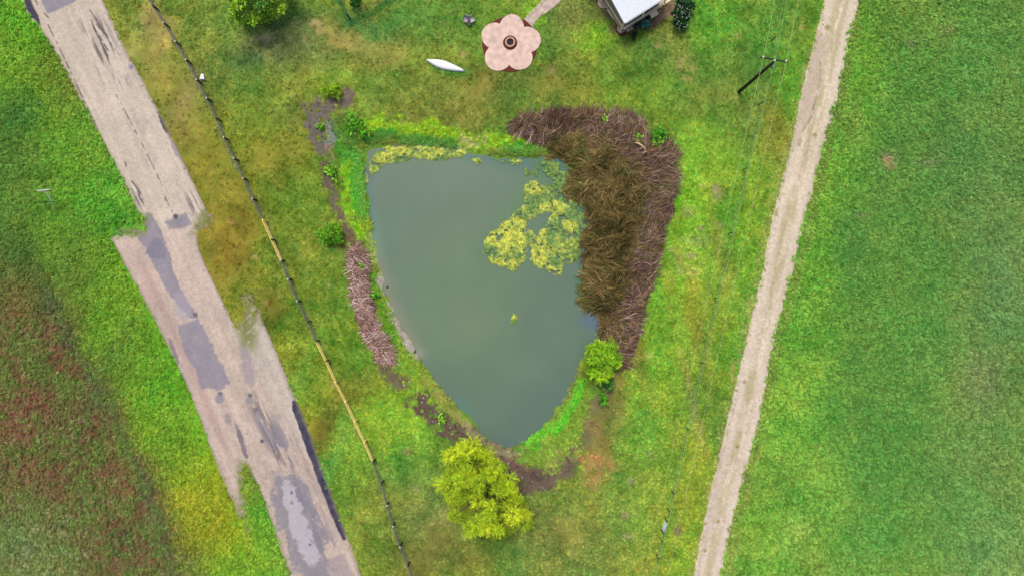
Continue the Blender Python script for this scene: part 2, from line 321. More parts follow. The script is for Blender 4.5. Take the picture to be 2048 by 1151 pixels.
BARE = [ # worn spots; the grey one below the top tree also paints its shade
 (632,44,12,6,0,(186,160,112)),(640,60,5,14,-25,(180,154,108)),(608,80,5,9,0,(160,146,96)),(527,78,26,9,0,(126,118,98)),
 (1772,318,16,13,20,(178,146,112)),(1780,334,8,8,0,(168,140,108)),(1478,72,5,5,0,(176,160,110)),(1602,55,4,7,0,(172,150,100)),(1298,710,5,5,0,(190,170,130)),(1340,500,5,4,0,(182,164,120)),(1384,512,7,5,0,(168,152,118)),(1250,1030,9,6,0,(146,130,104)),
 (1256,1073,10,5,0,(160,146,120)),(1356,1060,9,10,0,(120,100,84)),(1262,960,8,6,0,(150,144,108)),(1300,905,6,5,0,(156,148,106)),(1440,450,6,5,0,(168,152,118)),(1400,455,8,4,0,(160,150,112)),(1360,545,6,6,0,(162,150,116)),(1430,375,8,8,0,(160,148,112)),
 (530,605,6,5,0,(174,144,104)),(508,512,7,6,0,(176,146,100)),(463,445,7,5,0,(184,150,98)),(657,569,5,5,0,(176,146,106)),(1720,430,18,6,0,(112,132,84)),(1860,325,30,7,5,(118,134,88)),(925,110,7,5,0,(190,160,110)),(832,975,7,6,0,(160,148,110)),
 (815,900,9,8,0,(130,120,80)),(665,770,5,5,0,(190,160,120)),(1102,140,12,10,0,(142,136,82)),(1315,92,7,7,0,(160,140,86)),(1359,130,6,12,-20,(164,152,84)),(1373,158,12,6,0,(168,150,86)),(1386,138,6,8,0,(168,154,90)),
 (1290,250,7,6,0,(150,140,80)),(1405,372,6,4,0,(156,148,110)),(1820,88,14,8,0,(110,130,84)),(1892,60,14,10,0,(124,136,80)),
]
# soil, bank and planting strips, plus a painted kayak shadow, drawn as lines: (points, half width, feather, rgb, strength)
LN = [
 ([(640,215),(700,200)],14,8,(118,104,92),1),([(632,215),(625,240),(640,275),(655,300)],16,8,(112,102,96),1),([(655,250),(662,280)],10,8,(130,134,138),.8),([(662,290),(668,315)],7,6,(176,134,110),.6),
 ([(652,325),(658,365),(676,398),(688,440),(702,470)],9,7,(106,94,80),1),([(700,470),(715,520)],12,8,(116,92,72),.7),([(735,560),(760,640),(790,700)],16,10,(96,150,40),.9),([(775,735),(800,765)],10,8,(108,92,78),.9),
 ([(840,805),(880,840),(920,868),(960,885),(1000,905),(1030,930),(1060,950),(1090,955)],19,12,(100,82,72),1),([(1000,905),(1040,925)],12,8,(126,94,82),.6),([(1010,960),(1060,975),(1120,945),(1150,915)],16,12,(108,92,80),.9),
 ([(1150,915),(1172,880),(1185,840),(1190,800)],12,10,(122,110,78),.8),([(1168,905),(1195,930),(1178,962)],9,12,(180,132,88),.6),([(1200,915),(1230,930)],8,8,(186,124,80),.5),([(1230,740),(1215,800),(1200,860)],5,7,(138,118,66),.5),
 ([(1190,765),(1210,775)],9,5,(104,84,78),.8),
 ([(700,265),(705,330),(712,400),(730,450)],18,8,(128,180,40),1),([(700,262),(760,248),(850,258),(920,275),(1000,290),(1080,290)],15,8,(142,186,44),1),([(712,300),(718,360),(728,430)],10,5,(76,176,56),1),
 ([(705,278),(780,272),(850,280),(900,288)],10,6,(62,150,52),.9),([(920,282),(960,280)],12,6,(184,172,122),.7),([(690,300),(692,250)],18,10,(74,150,54),.8),([(1010,300),(1080,300)],10,5,(70,160,52),.9),
 ([(745,470),(755,520)],8,8,(150,170,90),.8),([(765,560),(785,620),(805,660),(822,695),(838,712)],9,6,(168,160,146),1),([(800,700),(820,725),(850,755)],10,8,(124,158,50),.8),([(850,760),(900,810),(930,845)],8,6,(154,150,74),.8),
 ([(930,850),(970,885),(1010,903),(1050,903)],5,4,(150,142,108),.7),([(1050,912),(1100,895),(1140,855),(1165,810),(1178,765)],12,9,(114,150,50),.8),([(1050,890),(1100,860),(1140,810),(1160,765)],9,5,(66,186,34),1),
 ([(1300,250),(1345,270),(1360,300)],12,8,(108,132,62),.7),([(1290,262),(1330,275)],8,6,(96,80,70),.8),
 # shadowless dark weed strip along the wire fence
 ([(1575,0),(1535,160),(1490,345),(1440,560),(1405,725),(1378,860),(1345,990),(1312,1151)],4,7,(84,146,60),.35),
 # worn grass line by the road fence
 ([(285,-40),(330,40),(395,155),(415,200),(470,318),(530,435),(580,560),(640,690),(745,925),(775,1020),(830,1160)],2,5,(124,134,80),.55),
 ([(695,38),(672,0)],5,6,(56,118,60),.7),([(700,36),(795,0)],4,6,(54,118,58),.7),
 ([(1655,0),(1600,190),(1560,355),(1500,620),(1455,830),(1385,1160)],7,8,(164,160,96),.55),
 ([(1722,0),(1685,200),(1625,420),(1565,650),(1505,920),(1445,1160)],5,7,(124,138,70),.55),
 ([(1300,30),(1335,20),(1342,0)],16,8,(146,120,100),.95),([(1215,10),(1222,40),(1240,60)],9,5,(128,112,84),.7),([(1250,60),(1300,45)],9,5,(112,92,72),.9),
 ([(870,135),(935,150)],6,8,(80,140,52),.7),  # kayak's shadow painted as darker green along its lower side
]
def paint_ground(px, py):
    n = px.shape[0]; wx = px+26*(fbm(px, py, 60, 31)-.5)+14*(fbm(px, py, 18, 37)-.5); wy = py+26*(fbm(px, py, 60, 41)-.5)+14*(fbm(px, py, 18, 47)-.5)
    col = np.empty((n, 3)); col[:] = (112, 146, 52)
    wsum = np.full(n, 0.35); acc = col*0.35
    for x, y, rx, ry, an, c, s in BL:
        m = (np.abs(px-x) < 3*max(rx, ry)) & (np.abs(py-y) < 3*max(rx, ry))
        if s == 0: continue
        ca, sa = math.cos(math.radians(-an)), math.sin(math.radians(-an))
        dx, dy = wx[m]-x, wy[m]-y; u = dx*ca+dy*sa; v = -dx*sa+dy*ca
        g = s*np.exp(-((u/rx)**2+(v/ry)**2)*1.6)*(90.0/max(20, min(rx, ry)))**1.3
        wsum[m] += g; acc[m] += g[:, None]*np.array(c, float)
    col = acc/wsum[:, None]
    # colour drift of the turf: straw, lime and blue green patches
    a = fbm(wx, wy, 70, 61, 4)-.5; b = fbm(wx, wy, 34, 71, 4)-.5; c3 = fbm(wx, wy, 12, 77, 3)-.5
    mow = ((wx > 420+0*wx) & (wx < 1640)) | ((wx > 200) & (wx < 1000))
    amp = np.where(mow, 1.0, 0.55)[:, None]
    col = col+amp*(a[:, None]*np.array([70, 14, 10.])+b[:, None]*np.array([50, 44, 24.])+c3[:, None]*np.array([44, 34, 24.]))
    ex_ = np.clip(col[:, 0]-col[:, 1], 0, 99); col[:, 0] -= .35*ex_
    # rough ground at the lower left: rust brown dead weeds broken by green
    rz = sm(-30, 30, (60+0.50*(wy-560))-wx+60)*sm(560, 680, wy); n1 = sm(.40, .56, fbm(px, py, 26, 811, 5)); n2 = np.maximum(sm(.50, .58, fbm(px, py, 7, 817, 4)), sm(.52, .60, fbm(px, py, 34, 819, 5)))
    gz_ = np.clip(sm(940, 1060, py)*sm(260, 120, px), 0, 1); mixb = (rz*(.24+.5*n1)*(1-.7*gz_))[:, None]; col = col*(1-mixb)+mixb*np.array([126, 88, 62.])
    bx = np.interp(wy, [440, 560, 680, 800, 940, 1060, 1160], [40, 100, 158, 226, 298, 342, 372]); rx_ = np.interp(wy, [440, 1090, 1160], [215, 510, 560])
    st = (.46*sm(-22, 20, wx-bx+26*(fbm(px, py, 15, 861, 4)-.5))*sm(20, -10, wx-rx_)*sm(455, 500, wy)*(.7+.6*fbm(px, py, 22, 863, 3)))[:, None]; tt = sm(820, 1010, wy)[:, None]*sm(1150, 1080, wy)[:, None]
    col = col*(1-st)+st*(np.array([108, 164, 44.])*(1-tt)+tt*np.array([146, 162, 34.]))
    ew = (.55*np.exp(-((wx-bx+16)/16)**2)*sm(520, 600, wy))[:, None]; col = col*(1-ew)+ew*np.array([84, 98, 66.])
    fr = sm(0, 60, wx-(1700-0.257*wy))[:, None]; col = col*(1-.16*fr)+.16*fr*np.array([112, 156, 94.])
    m2 = (rz*n2*.75*(1-n1*.4))[:, None]; col = col*(1-m2)+m2*np.array([92, 126, 54.]); n3 = sm(.60, .68, fbm(px, py, 6, 823, 3)); m3 = (rz*n3*.3)[:, None]; col = col*(1-m3)+m3*np.array([160, 150, 112.])
    n4 = sm(.62, .70, fbm(px, py, 5, 827, 2))*gz_*.35; col = col*(1-n4[:, None])+n4[:, None]*np.array([176, 196, 160.])
    for x, y, rx, ry, an, c in BARE:
        m = (np.abs(px-x) < 60) & (np.abs(py-y) < 60); ca, sa = math.cos(math.radians(-an)), math.sin(math.radians(-an))
        dx = px[m]-x+10*(fbm(px[m], py[m], 9, 3)-.5); dy = py[m]-y+10*(fbm(px[m], py[m], 9, 8)-.5); u = dx*ca+dy*sa; v = -dx*sa+dy*ca
        g = (0.85*np.exp(-((u/rx)**2+(v/ry)**2)*1.1))[:, None]; col[m] = col[m]*(1-g)+g*np.array(c, float)
    for pts, hw, fe, c, s in LN:
        d = dline(wx, wy, pts); m = d < hw+2*fe; bk = sm(.70, .58, fbm(px[m], py[m], 9, 55, 3)) if (c[0] >= c[1] and hw > 6) else 1.0; dd = d[m]+hw*1.2*(fbm(px[m], py[m], 16, 13)-.5)*2+hw*.7*(fbm(px[m], py[m], 6, 14, 3)-.5)*2
        g = (s*bk*(1-sm(hw-fe*.5, hw+fe, dd)))[:, None]; col[m] = col[m]*(1-g)+g*(np.array(c, float)+30*(fbm(px[m], py[m], 7, 99, 3)-.5)[:, None])
    for poly, c in ((PILE, (72, 52, 48)), (REED, (46, 40, 26)), (LPILE, (104, 80, 66))):
        d = sdf_box(wx, wy, poly); g = sm(-5, 3, d)[:, None]; col = col*(1-g)+g*np.array(c, float)
    return np.clip(col, 20, 240)

# ground sheet: dense under the picture, coarse out to the horizon
def lines(a, b, st, far):
    inner = np.arange(a, b+st, st); e = []; d = st
    x = 0
    while x < far: d *= 1.35; x += d; e.append(x)
    e = np.array(e); return np.concatenate([(a-e)[::-1], inner, inner[-1]+e])
gx = lines(-48, 2096, 3.0, 22000); gy = lines(-48, 1200, 3.0, 22000)
GX, GY = np.meshgrid(gx, gy, indexing='xy'); gpx, gpy = GX.ravel(), GY.ravel()
gz = height(gpx, gpy); far_ = (np.maximum(np.abs(gpx-CX)-1100, np.abs(gpy-CY)-650) > 0); gz[far_] = 0
gcol = lin(paint_ground(gpx, gpy))*K*1.06
f = (H-gz)/H; GV = np.stack([(gpx-CX)*S*f, (CY-gpy)*S*f, gz], 1)
nx, ny = len(gx), len(gy); ii = (np.arange(ny-1)[:, None]*nx+np.arange(nx-1)[None, :]).ravel()
GF = np.stack([ii, ii+nx, ii+nx+1, ii+1], 1)
pond_d = sdf_box(gpx, gpy, POND, 80); road_d = sdf_box(gpx, gpy, ROADs, 80); track_d = sdf_box(gpx, gpy, TRACKs, 80)
inframe = (gpx > -45) & (gpx < 2093) & (gpy > -45) & (gpy < 1196)
en = fbm(gpx, gpy, 7, 221, 3)-.5
fz = np.max([np.exp(-(((gpx-a)/b_)**2+((gpy-c_)/d_)**2)**1.5) for a, c_, b_, d_ in FADE], 0)
free = inframe*(pond_d < -1)*(1-sm(-2, 5, road_d+12*en-26*fz*(fbm(gpx, gpy, 6, 223, 3))))*(1-sm(-2, 7, track_d+16*en))
dirt = sm(0.0, 0.035, gcol[:, 1]-gcol[:, 0]*1.02)       # grass where the turf is greener than it is brown
left_w = (1-sm(-12, 6, (gpx-(215+0.40*(gpy-460)))))*(gpy > 440)+(1-sm(-6, 6, gpx-(60+0.52*gpy)))*(gpy <= 445)
fx0 = 1690-0.257*gpy
right_w = sm(0, 30, gpx-fx0)
weed = np.clip(left_w+right_w, 0, 1)
wedge = sdf_box(gpx, gpy, [(490,925),(520,980),(548,1060),(590,1160),(480,1160),(500,1080),(488,1000)], 20); weed = np.maximum(weed, sm(-4, 4, wedge))
piles = np.maximum(np.maximum(sdf_box(gpx, gpy, PILE), sdf_box(gpx, gpy, REED)), sdf_box(gpx, gpy, LPILE))
nopile = 1-sm(-4, 1, piles)
d_weed = free*weed*(0.35+0.65*dirt)*nopile*(0.6+0.8*fbm(gpx, gpy, 16, 201))
d_lawn = free*(1-weed)*(0.12+0.88*dirt)*nopile*(0.5+fbm(gpx, gpy, 14, 211))
for ex, ey, er in ((1020, 87, 62),):
    d_lawn *= sm(er-8, er, np.hypot(gpx-ex, gpy-ey))
house_d = sdf_box(gpx, gpy, [(1205, -60), (1205, 0), (1248, 75), (1345, 20), (1345, -60)], 20); d_lawn *= 1-sm(-2, 2, house_d)
path_d = dline(gpx, gpy, [(1052, 46), (1080, 22), (1120, -12), (1150, -40)]); d_lawn *= sm(9, 13, path_d)
d_bank = free*0
for pts, hw in (([(716,295),(718,360),(728,430),(738,455)], 9), ([(705,272),(780,278),(850,284),(905,290)], 9), ([(845,716),(862,745),(890,780),(915,806)], 7), ([(1045,891),(1100,858),(1135,812),(1152,765),(1160,735)], 9),
                ([(690,250),(712,275)], 24), ([(980,302),(1085,303)], 7)):
    d_bank = np.maximum(d_bank, 1-sm(hw-4, hw+4, dline(gpx, gpy, pts)))
d_bank = d_bank*inframe*(pond_d < 3)
ground = mk('ground', GV, GF, M_ground, gcol, smooth=True, attrs={'d_weed': d_weed, 'd_lawn': d_lawn*(1-d_bank), 'd_bank': d_bank})
tag(ground, kind='structure')

# ------------------------------------------------------------------ sheets cut to an outline
def sheet(name, poly, st, z, colfn, mat, rag=2.0, seed=5, fades=(), kind='structure', zf=None, clip=(-330, -330, 2380, 1480), smooth=True):
    poly = np.asarray(poly, float); x0, y0 = np.maximum(poly.min(0)-4, clip[:2]); x1, y1 = np.minimum(poly.max(0)+4, clip[2:])
    xs = np.arange(x0, x1, st); ys = np.arange(y0, y1, st); X, Y = np.meshgrid(xs, ys); n = len(xs); m = len(ys)
    ii = (np.arange(m-1)[:, None]*n+np.arange(n-1)[None, :]).ravel(); F = np.stack([ii, ii+n, ii+n+1, ii+1], 1)
    X = X.ravel(); Y = Y.ravel(); cx, cy = X[ii]+st/2, Y[ii]+st/2
    d = sdf(cx, cy, poly)+rag*(fbm(cx, cy, 11, seed, 4)-.5)*2+rag*.5*(fbm(cx, cy, 3, seed+3, 2)-.5)
    for fx, fy, rx, ry in fades:       # paving that peters out under grass
        g = np.exp(-(((cx-fx)/rx)**2+((cy-fy)/ry)**2)**1.5); d = d+g*(fbm(cx, cy, 5, seed+9, 3)-.5)*38+g*(fbm(cx, cy, 2.4, seed+11, 2)-.5)*30-g*3
    F = F[d > 0]; used, inv = np.unique(F, return_inverse=True); F = inv.reshape(-1, 4); X, Y = X[used], Y[used]
    Z = np.full(X.shape, z) if zf is None else zf(X, Y); f = (H-Z)/H
    V = np.stack([(X-CX)*S*f, (CY-Y)*S*f, Z], 1); c = colfn(X, Y)
    o = mk(name, V, F, mat, lin(np.clip(c, 12, 250))*K, smooth=smooth); 
    if kind: tag(o, kind=kind)
    return o
def mixp(col, x, y, poly, c, fe=1.5, s=1.0, rag=2.0, seed=1, it=1):
    p = smooth_poly(poly, it) if it else np.asarray(poly, float); d = sdf_box(x, y, p, 30)+rag*(fbm(x, y, 14, seed, 4)-.5)*3+rag*(fbm(x, y, 4, seed+1, 3)-.5)*1.5; s = s*(.72+.4*fbm(x, y, 10, seed+2, 4))
    g = np.clip(s*sm(-fe, fe, d), 0, 1)[:, None]; return col*(1-g)+g*np.array(c, float)
def road_col(x, y):
    dx, dy = 0.415, 0.91; u = x*dx+y*dy; v = x*dy-y*dx
    c = np.empty((len(x), 3)); t = sm(430, 480, y)[:, None]
    c[:] = np.array([214, 200, 182.])*(1-t)+np.array([210, 190, 174.])*t
    right = sm(-10, 25, v-(sm(560, 1100, y)*60+135))[:, None]*sm(560, 640, y)[:, None]; c = c*(1-right)+right*np.array([208, 195, 180.])
    st = fbm(v*1.0, u*0.06, 9, 301, 4)-.5; c += st[:, None]*np.array([34, 34, 31.])
    bl = fbm(x, y, 60, 311, 4)-.5; c += bl[:, None]*np.array([40, 34, 30.])
    c += (fbm(x, y, 5, 317, 3)-.5)[:, None]*26
    c += (np.random.default_rng(3).random(len(x))-.5)[:, None]*22; c -= (sm(.74, .82, fbm(x, y, 3.4, 319, 2)))[:, None]*16
    # wheel-worn tan bands
    for v0, wd, cc, s in ((-2+60, 10, (206, 184, 160), .35), (98, 9, (208, 190, 168), .3), (20, 6, (176, 140, 138), .0)):
        g = (s*np.exp(-((v-v0)/wd)**2)*(y < 440))[:, None]; c = c*(1-g)+g*np.array(cc, float)
    redd = (0.32*np.exp(-((v-40-0.0*u)/11)**2)*sm(470, 540, y)*(1-sm(860, 960, y)))[:, None]; c = c*(1-redd)+redd*np.array([168, 128, 128.])
    # cracked tar streaks
    cr = fbm(v, u*0.10, 5, 331, 4); zone = np.exp(-((x-(200+0.36*(y-80)))/26)**2)*sm(20, 60, y)*(1-sm(150, 190, y))
    zone = np.maximum(zone, 0.9*np.exp(-((v-(-14))/5)**2)*(y < 130)); zone = np.maximum(zone, .8*np.exp(-((v-130-.0*u)/14)**2)*sm(880, 980, u)*(1-sm(1050, 1150, u))*(y > 780))
    zone = np.maximum(zone, np.exp(-(np.hypot(x-268, y-395)/22)**2)); zone = np.maximum(zone, .9*np.exp(-(np.hypot(x-395, y-405)/24)**2))
    g = (0.8*zone*sm(0.52, 0.62, cr))[:, None]; c = c*(1-g)+g*np.array([92, 84, 88.])
    for pts, hw in (([(232,190),(262,245),(300,320),(325,372)], .8), ([(70,0),(84,22),(97,36)], 1.3), ([(96,50),(130,120),(165,195),(195,260),(225,320)], 1.1), ([(250,325),(262,360),(280,385),(290,420)], 1.4), ([(330,395),(345,425)], 1.2), ([(187,55),(200,75),(215,100)], 1.6),
                     ([(20+160,20),(200,52),(230,100),(250,125)], 1.0)):
        d = dline(x, y, pts)+1.5*(fbm(x, y, 6, 5)-.5); br = sm(.38, .5, fbm(v, u, 10, 347)); g = (.7*(1-sm(hw*.5, hw+1, d))*br)[:, None]; c = c*(1-g)+g*np.array([96, 86, 88.])
    GB = (146, 142, 156)
    c = mixp(c, x, y, [(74, -20), (190, -20), (150, 4), (95, 28)], GB, 1, .9, 1, 3, 0)
    c = mixp(c, x, y, [(285,448),(297,417),(312,442),(326,470),(340,510),(348,545),(366,585),(396,632),(385,642),(352,606),(322,560),(302,515),(272,468)], GB, 1.5, .85, 3, 7)
    c = mixp(c, x, y, [(285,500),(322,470),(338,516),(306,520)], (126,124,142), 2, .5, 2, 8)
    c = mixp(c, x, y, [(340,590),(372,580),(388,628),(360,645)], (182,172,182), 4, .6, 3, 9)
    c = mixp(c, x, y, [(332,444),(372,427),(382,446),(366,456),(338,457)], (136,132,146), 4, .8, 2, 11, 0)
    c = mixp(c, x, y, [(356,650),(396,634),(412,662),(432,712),(462,766),(436,782),(405,774),(385,730),(362,690)], GB, 3, .85, 5, 13, 0)
    c = mixp(c, x, y, [(335,676),(342,676),(361,726),(353,729)], (134,122,136), 1.2, .8, 1, 15); c = mixp(c, x, y, [(357,744),(364,744),(379,778),(373,780)], (134,122,136), 1.2, .8, 1, 15)
    c = mixp(c, x, y, [(475,675),(495,690),(513,762),(502,776),(488,760)], (158,148,158), 6, .65, 3, 17)
    c = mixp(c, x, y, [(466,840),(478,850),(497,912),(490,917),(480,890)], (120,108,120), 2, .8, 2, 19); c = mixp(c, x, y, [(448,826),(458,824),(466,848),(452,848)], (150,136,146), 3, .6, 2, 19)
    sp = sm(.42, .56, fbm(v, u*.25, 11, 351, 4)+.10*(fbm(x, y, 3, 5, 2)-.5))
    band = np.exp(-((x-(530+0.43*(y-820)))/30)**2)*sm(810, 860, y)*(1-sm(1080, 1160, y)); g = (.75*band*sp)[:, None]; c = c*(1-g)+g*np.array([128, 126, 140.])
    c = mixp(c, x, y, [(540,960),(556,948),(602,950),(628,1000),(642,1060),(655,1120),(662,1165),(596,1165),(575,1090),(552,1030)], (142,140,150), 7, .8, 12, 23)
    c = mixp(c, x, y, [(562,966),(582,960),(602,1010),(626,1080),(643,1128),(614,1131),(590,1080),(570,1010)], (208,202,206), 2.5, .8, 7, 29)
    c = mixp(c, x, y, [(610,1133),(690,1105),(712,1165),(610,1165)], (152,142,150), 3, .5, 2, 31, 0)
    for a, b, r, cc in ((351,433,5,(82,82,98)),(391,629,4.5,(110,104,116)),(440,788,5.5,(112,112,128)),(439,797,9,(156,150,160)),(500,790,4.5,(110,110,124)),(498,800,7,(158,150,156)),(524,881,4,(92,92,104)),(512,818,5,(126,122,134)),(516,834,7,(160,158,160)),(237,461,9,(120,124,134)),(262,134,5,(150,148,172)),
                        (583,984,3,(120,110,118)),(584,1004,3.5,(150,142,148)),(620,1088,2.5,(110,100,108))):
        g = (.85*(1-sm(r-1, r+1.2, np.hypot(x-a, y-b)+1.6*(fbm(x, y, 5, 41)-.5))))[:, None]; c = c*(1-g)+g*np.array(cc, float)
    NV = (58, 58, 78)
    for pl in ([(44,-10),(58,-6),(70,18),(79,38),(83,54),(70,42),(55,24)], [(315,226),(322,232),(334,256),(340,268),(331,266),(321,248)], [(581,796),(596,802),(610,838),(626,880),(653,952),(678,1018),(696,1080),(683,1078),(655,1010),(628,940),(603,868),(588,826)]):
        c = mixp(c, x, y, pl, NV, 1.2, .95, 1.5, 43)
    c = mixp(c, x, y, [(333,262),(342,272),(356,300),(385,350),(400,382),(390,372),(360,320),(345,298)], (150,144,156), 2, .7, 3, 45)
    # soil and grass creeping over the worn ends of the paving
    gr = np.array([132, 140, 84.])
    for pl, fe in (([(190,430),(300,430),(290,470),(200,474)], 9), ([(400,420),(450,420),(450,470),(378,468),(386,458)], 9), ([(478,560),(500,560),(520,630),(508,700),(484,690),(470,650)], 14), ([(478,920),(494,930),(506,1000),(520,1090),(480,1090),(476,1000)], 12)):
        d = sdf_box(x, y, np.asarray(pl, float), 40); g = (.85*sm(-fe, fe, d)*sm(.3, .6, fbm(x, y, 10, 51)+.12))[:, None]; c = c*(1-g)+g*gr
    e = sdf(x, y, ROADs); g = (.55*(1-sm(0, 7, e)))[:, None]; c = c*(1-g)+g*np.array([168, 146, 140.])
    return c
road = sheet('road', ROADs, 1.4, 0.030, road_col, M_road, rag=2.2, seed=71, fades=FADE)
def track_col(x, y):
    c = np.empty((len(x), 3)); c[:] = (222, 206, 178); e = sdf(x, y, TRACKs); u = x*.235+y*-.972; v = x*.972+y*.235
    t = sm(500, 900, y)[:, None]; c = c*(1-t)+t*np.array([220, 203, 180.])
    c += (fbm(v, u*.06, 10, 401, 4)-.5)[:, None]*np.array([46, 44, 42.]); c += (fbm(x, y, 40, 403, 4)-.5)[:, None]*26; c += (fbm(x, y, 4, 405, 3)-.5)[:, None]*44; c += (np.random.default_rng(4).random(len(x))-.5)[:, None]*30
    for off in (-14, 14):
        gg = (.30*np.exp(-((v-(1613.5+off+(x-x)))/6)**2))[:, None]*0; c = c*(1-gg)
    g = (.45*(1-sm(1, 7, e)))[:, None]*(x > 1663-0.235*y)[:, None]; c = c*(1-g)+g*np.array([224, 208, 204.])
    mid = sm(14, 28, e)[:, None]*sm(.45, .6, fbm(v, u*.2, 12, 407))[:, None]*.5; c = c*(1-mid)+mid*np.array([178, 172, 118.])
    rut = (np.exp(-((e-13)/5)**2)*.4*(.4+fbm(v, u*.08, 8, 411)))[:, None]; c = c*(1-rut)+rut*np.array([232, 218, 204.])
    c = mixp(c, x, y, [(1640,60),(1648,90),(1640,130),(1645,160),(1630,200),(1618,240),(1600,285),(1588,300),(1596,260),(1604,190),(1622,110),(1630,60)], (196,176,154), 5, .6, 6, 409)
    d = dline(x, y, [(1641,125),(1640,165),(1632,195),(1622,235),(1606,262),(1598,292)])+3*(fbm(x, y, 8, 3)-.5); g = (.5*(1-sm(.6, 3.2, d))*sm(.35, .6, fbm(x, y, 9, 31)))[:, None]; c = c*(1-g)+g*np.array([134, 112, 86.])
    for a, b, r in ((1436,1042,3),(1489,763,3),(1474,892,2.5),(1630,270,4),(1655,55,5),(1476,893,3),(1410,1100,3)):
        g = (.7*(1-sm(r-1, r+2, np.hypot(x-a, y-b))))[:, None]; c = c*(1-g)+g*np.array([150, 146, 84.])
    return c
track = sheet('gravel_track', TRACKs, 1.7, 0.030, track_col, M_track, rag=3.6, seed=81)

# water
WZ = -0.6
def water_col(x, y):
    e = sdf(x, y, POND); c = np.empty((len(x), 3)); deep = np.array([117, 140, 110.]); edge = np.array([106, 130, 112.])
    t = np.exp(-(((x-930)/165)**2+((y-(590))/235)**2)**1.3)[:, None]; c[:] = edge*(1-t)+deep*t
    c += (fbm(x, y, 90, 501, 4)-.5)[:, None]*np.array([14, 12, 8.])
    d = dline(x, y, [(742, 455), (752, 520), (775, 590), (800, 645), (835, 708)]); g = (.7*np.exp(-(d/(9+16*fbm(x, y, 24, 21)))**2))[:, None]*sm(440, 540, y)[:, None]; c = c*(1-g)+g*np.array([148, 148, 124.])
    d = dline(x, y, [(738, 430), (752, 500)]); g = (.6*np.exp(-(d/16)**2))[:, None]; c = c*(1-g)+g*np.array([116, 156, 134.])
    d = np.hypot((x-832)/16, (y-705)/14); g = (.6*np.exp(-d**2))[:, None]; c = c*(1-g)+g*np.array([160, 168, 150.])
    for pts, wd, cc, s in (([(900,300),(980,318),(1060,325),(1120,325)], 16, (86,124,112), .8), ([(1090,330),(1140,370),(1166,420),(1172,470)], 22, (82,134,98), 1.0), ([(1170,530),(1160,560)], 10, (74,138,92), .6), ([(1165,600),(1180,618),(1160,590)], 9, (76,130,100), .7),
                           ([(920,800),(935,820)], 12, (94,140,124), .6), ([(738,300),(735,350)], 12, (84,106,112), .6), ([(1180,640),(1200,640)], 18, (104,126,148), .8), ([(735,360),(740,440)], 9, (92,130,140), .6), ([(1140,340),(1160,380)], 14, (76,98,98), .7),
                           ([(1170,420),(1176,500)], 10, (84,106,124), .5), ([(1000,885),(1040,890)], 10, (100,122,130), .5)):
        g = (s*np.exp(-(dline(x, y, pts)/wd)**2)*(.5+fbm(x, y, 12, 77)))[:, None]; g = np.clip(g, 0, 1); c = c*(1-g)+g*np.array(cc, float)
    g = (.5*(1-sm(0, 7, e)))[:, None]; c = c*(1-g)+g*np.array([112, 128, 112.])
    for pts, wd in (([(980,500),(1010,470),(1040,430),(1070,380)], 34), ([(1085,500),(1120,470),(1140,440)], 42), ([(750,318),(800,308),(920,306)], 20)):   # growth just under the surface
        g = (.6*np.exp(-(dline(x, y, pts)/wd)**4)*sm(.35, .6, fbm(x, y, 12, 91)+.1))[:, None]; c = c*(1-g)+g*np.array([98, 136, 92.])
    return c
Mw, t_, b_ = newmat('murky pond water'); at = t_.nodes.new('ShaderNodeAttribute'); at.attribute_name = 'col'; t_.links.new(at.outputs['Color'], b_.inputs['Base Color'])
b_.inputs['Roughness'].default_value = 0.16; b_.inputs['IOR'].default_value = 1.33; nz = t_.nodes.new('ShaderNodeTexNoise'); nz.inputs['Scale'].default_value = 2.2; nz.inputs['Detail'].default_value = 3
gn = t_.nodes.new('ShaderNodeNewGeometry'); t_.links.new(gn.outputs['Position'], nz.inputs['Vector'])
bp = t_.nodes.new('ShaderNodeBump'); bp.inputs['Strength'].default_value = 0.12; bp.inputs['Distance'].default_value = 0.03; t_.links.new(nz.outputs['Fac'], bp.inputs['Height']); t_.links.new(bp.outputs[0], b_.inputs['Normal'])
cpoly = POND+(POND-POND.mean(0))/np.linalg.norm(POND-POND.mean(0), axis=1)[:, None]*4
water = sheet('water', cpoly, 3.0, WZ, water_col, Mw, rag=0.0)

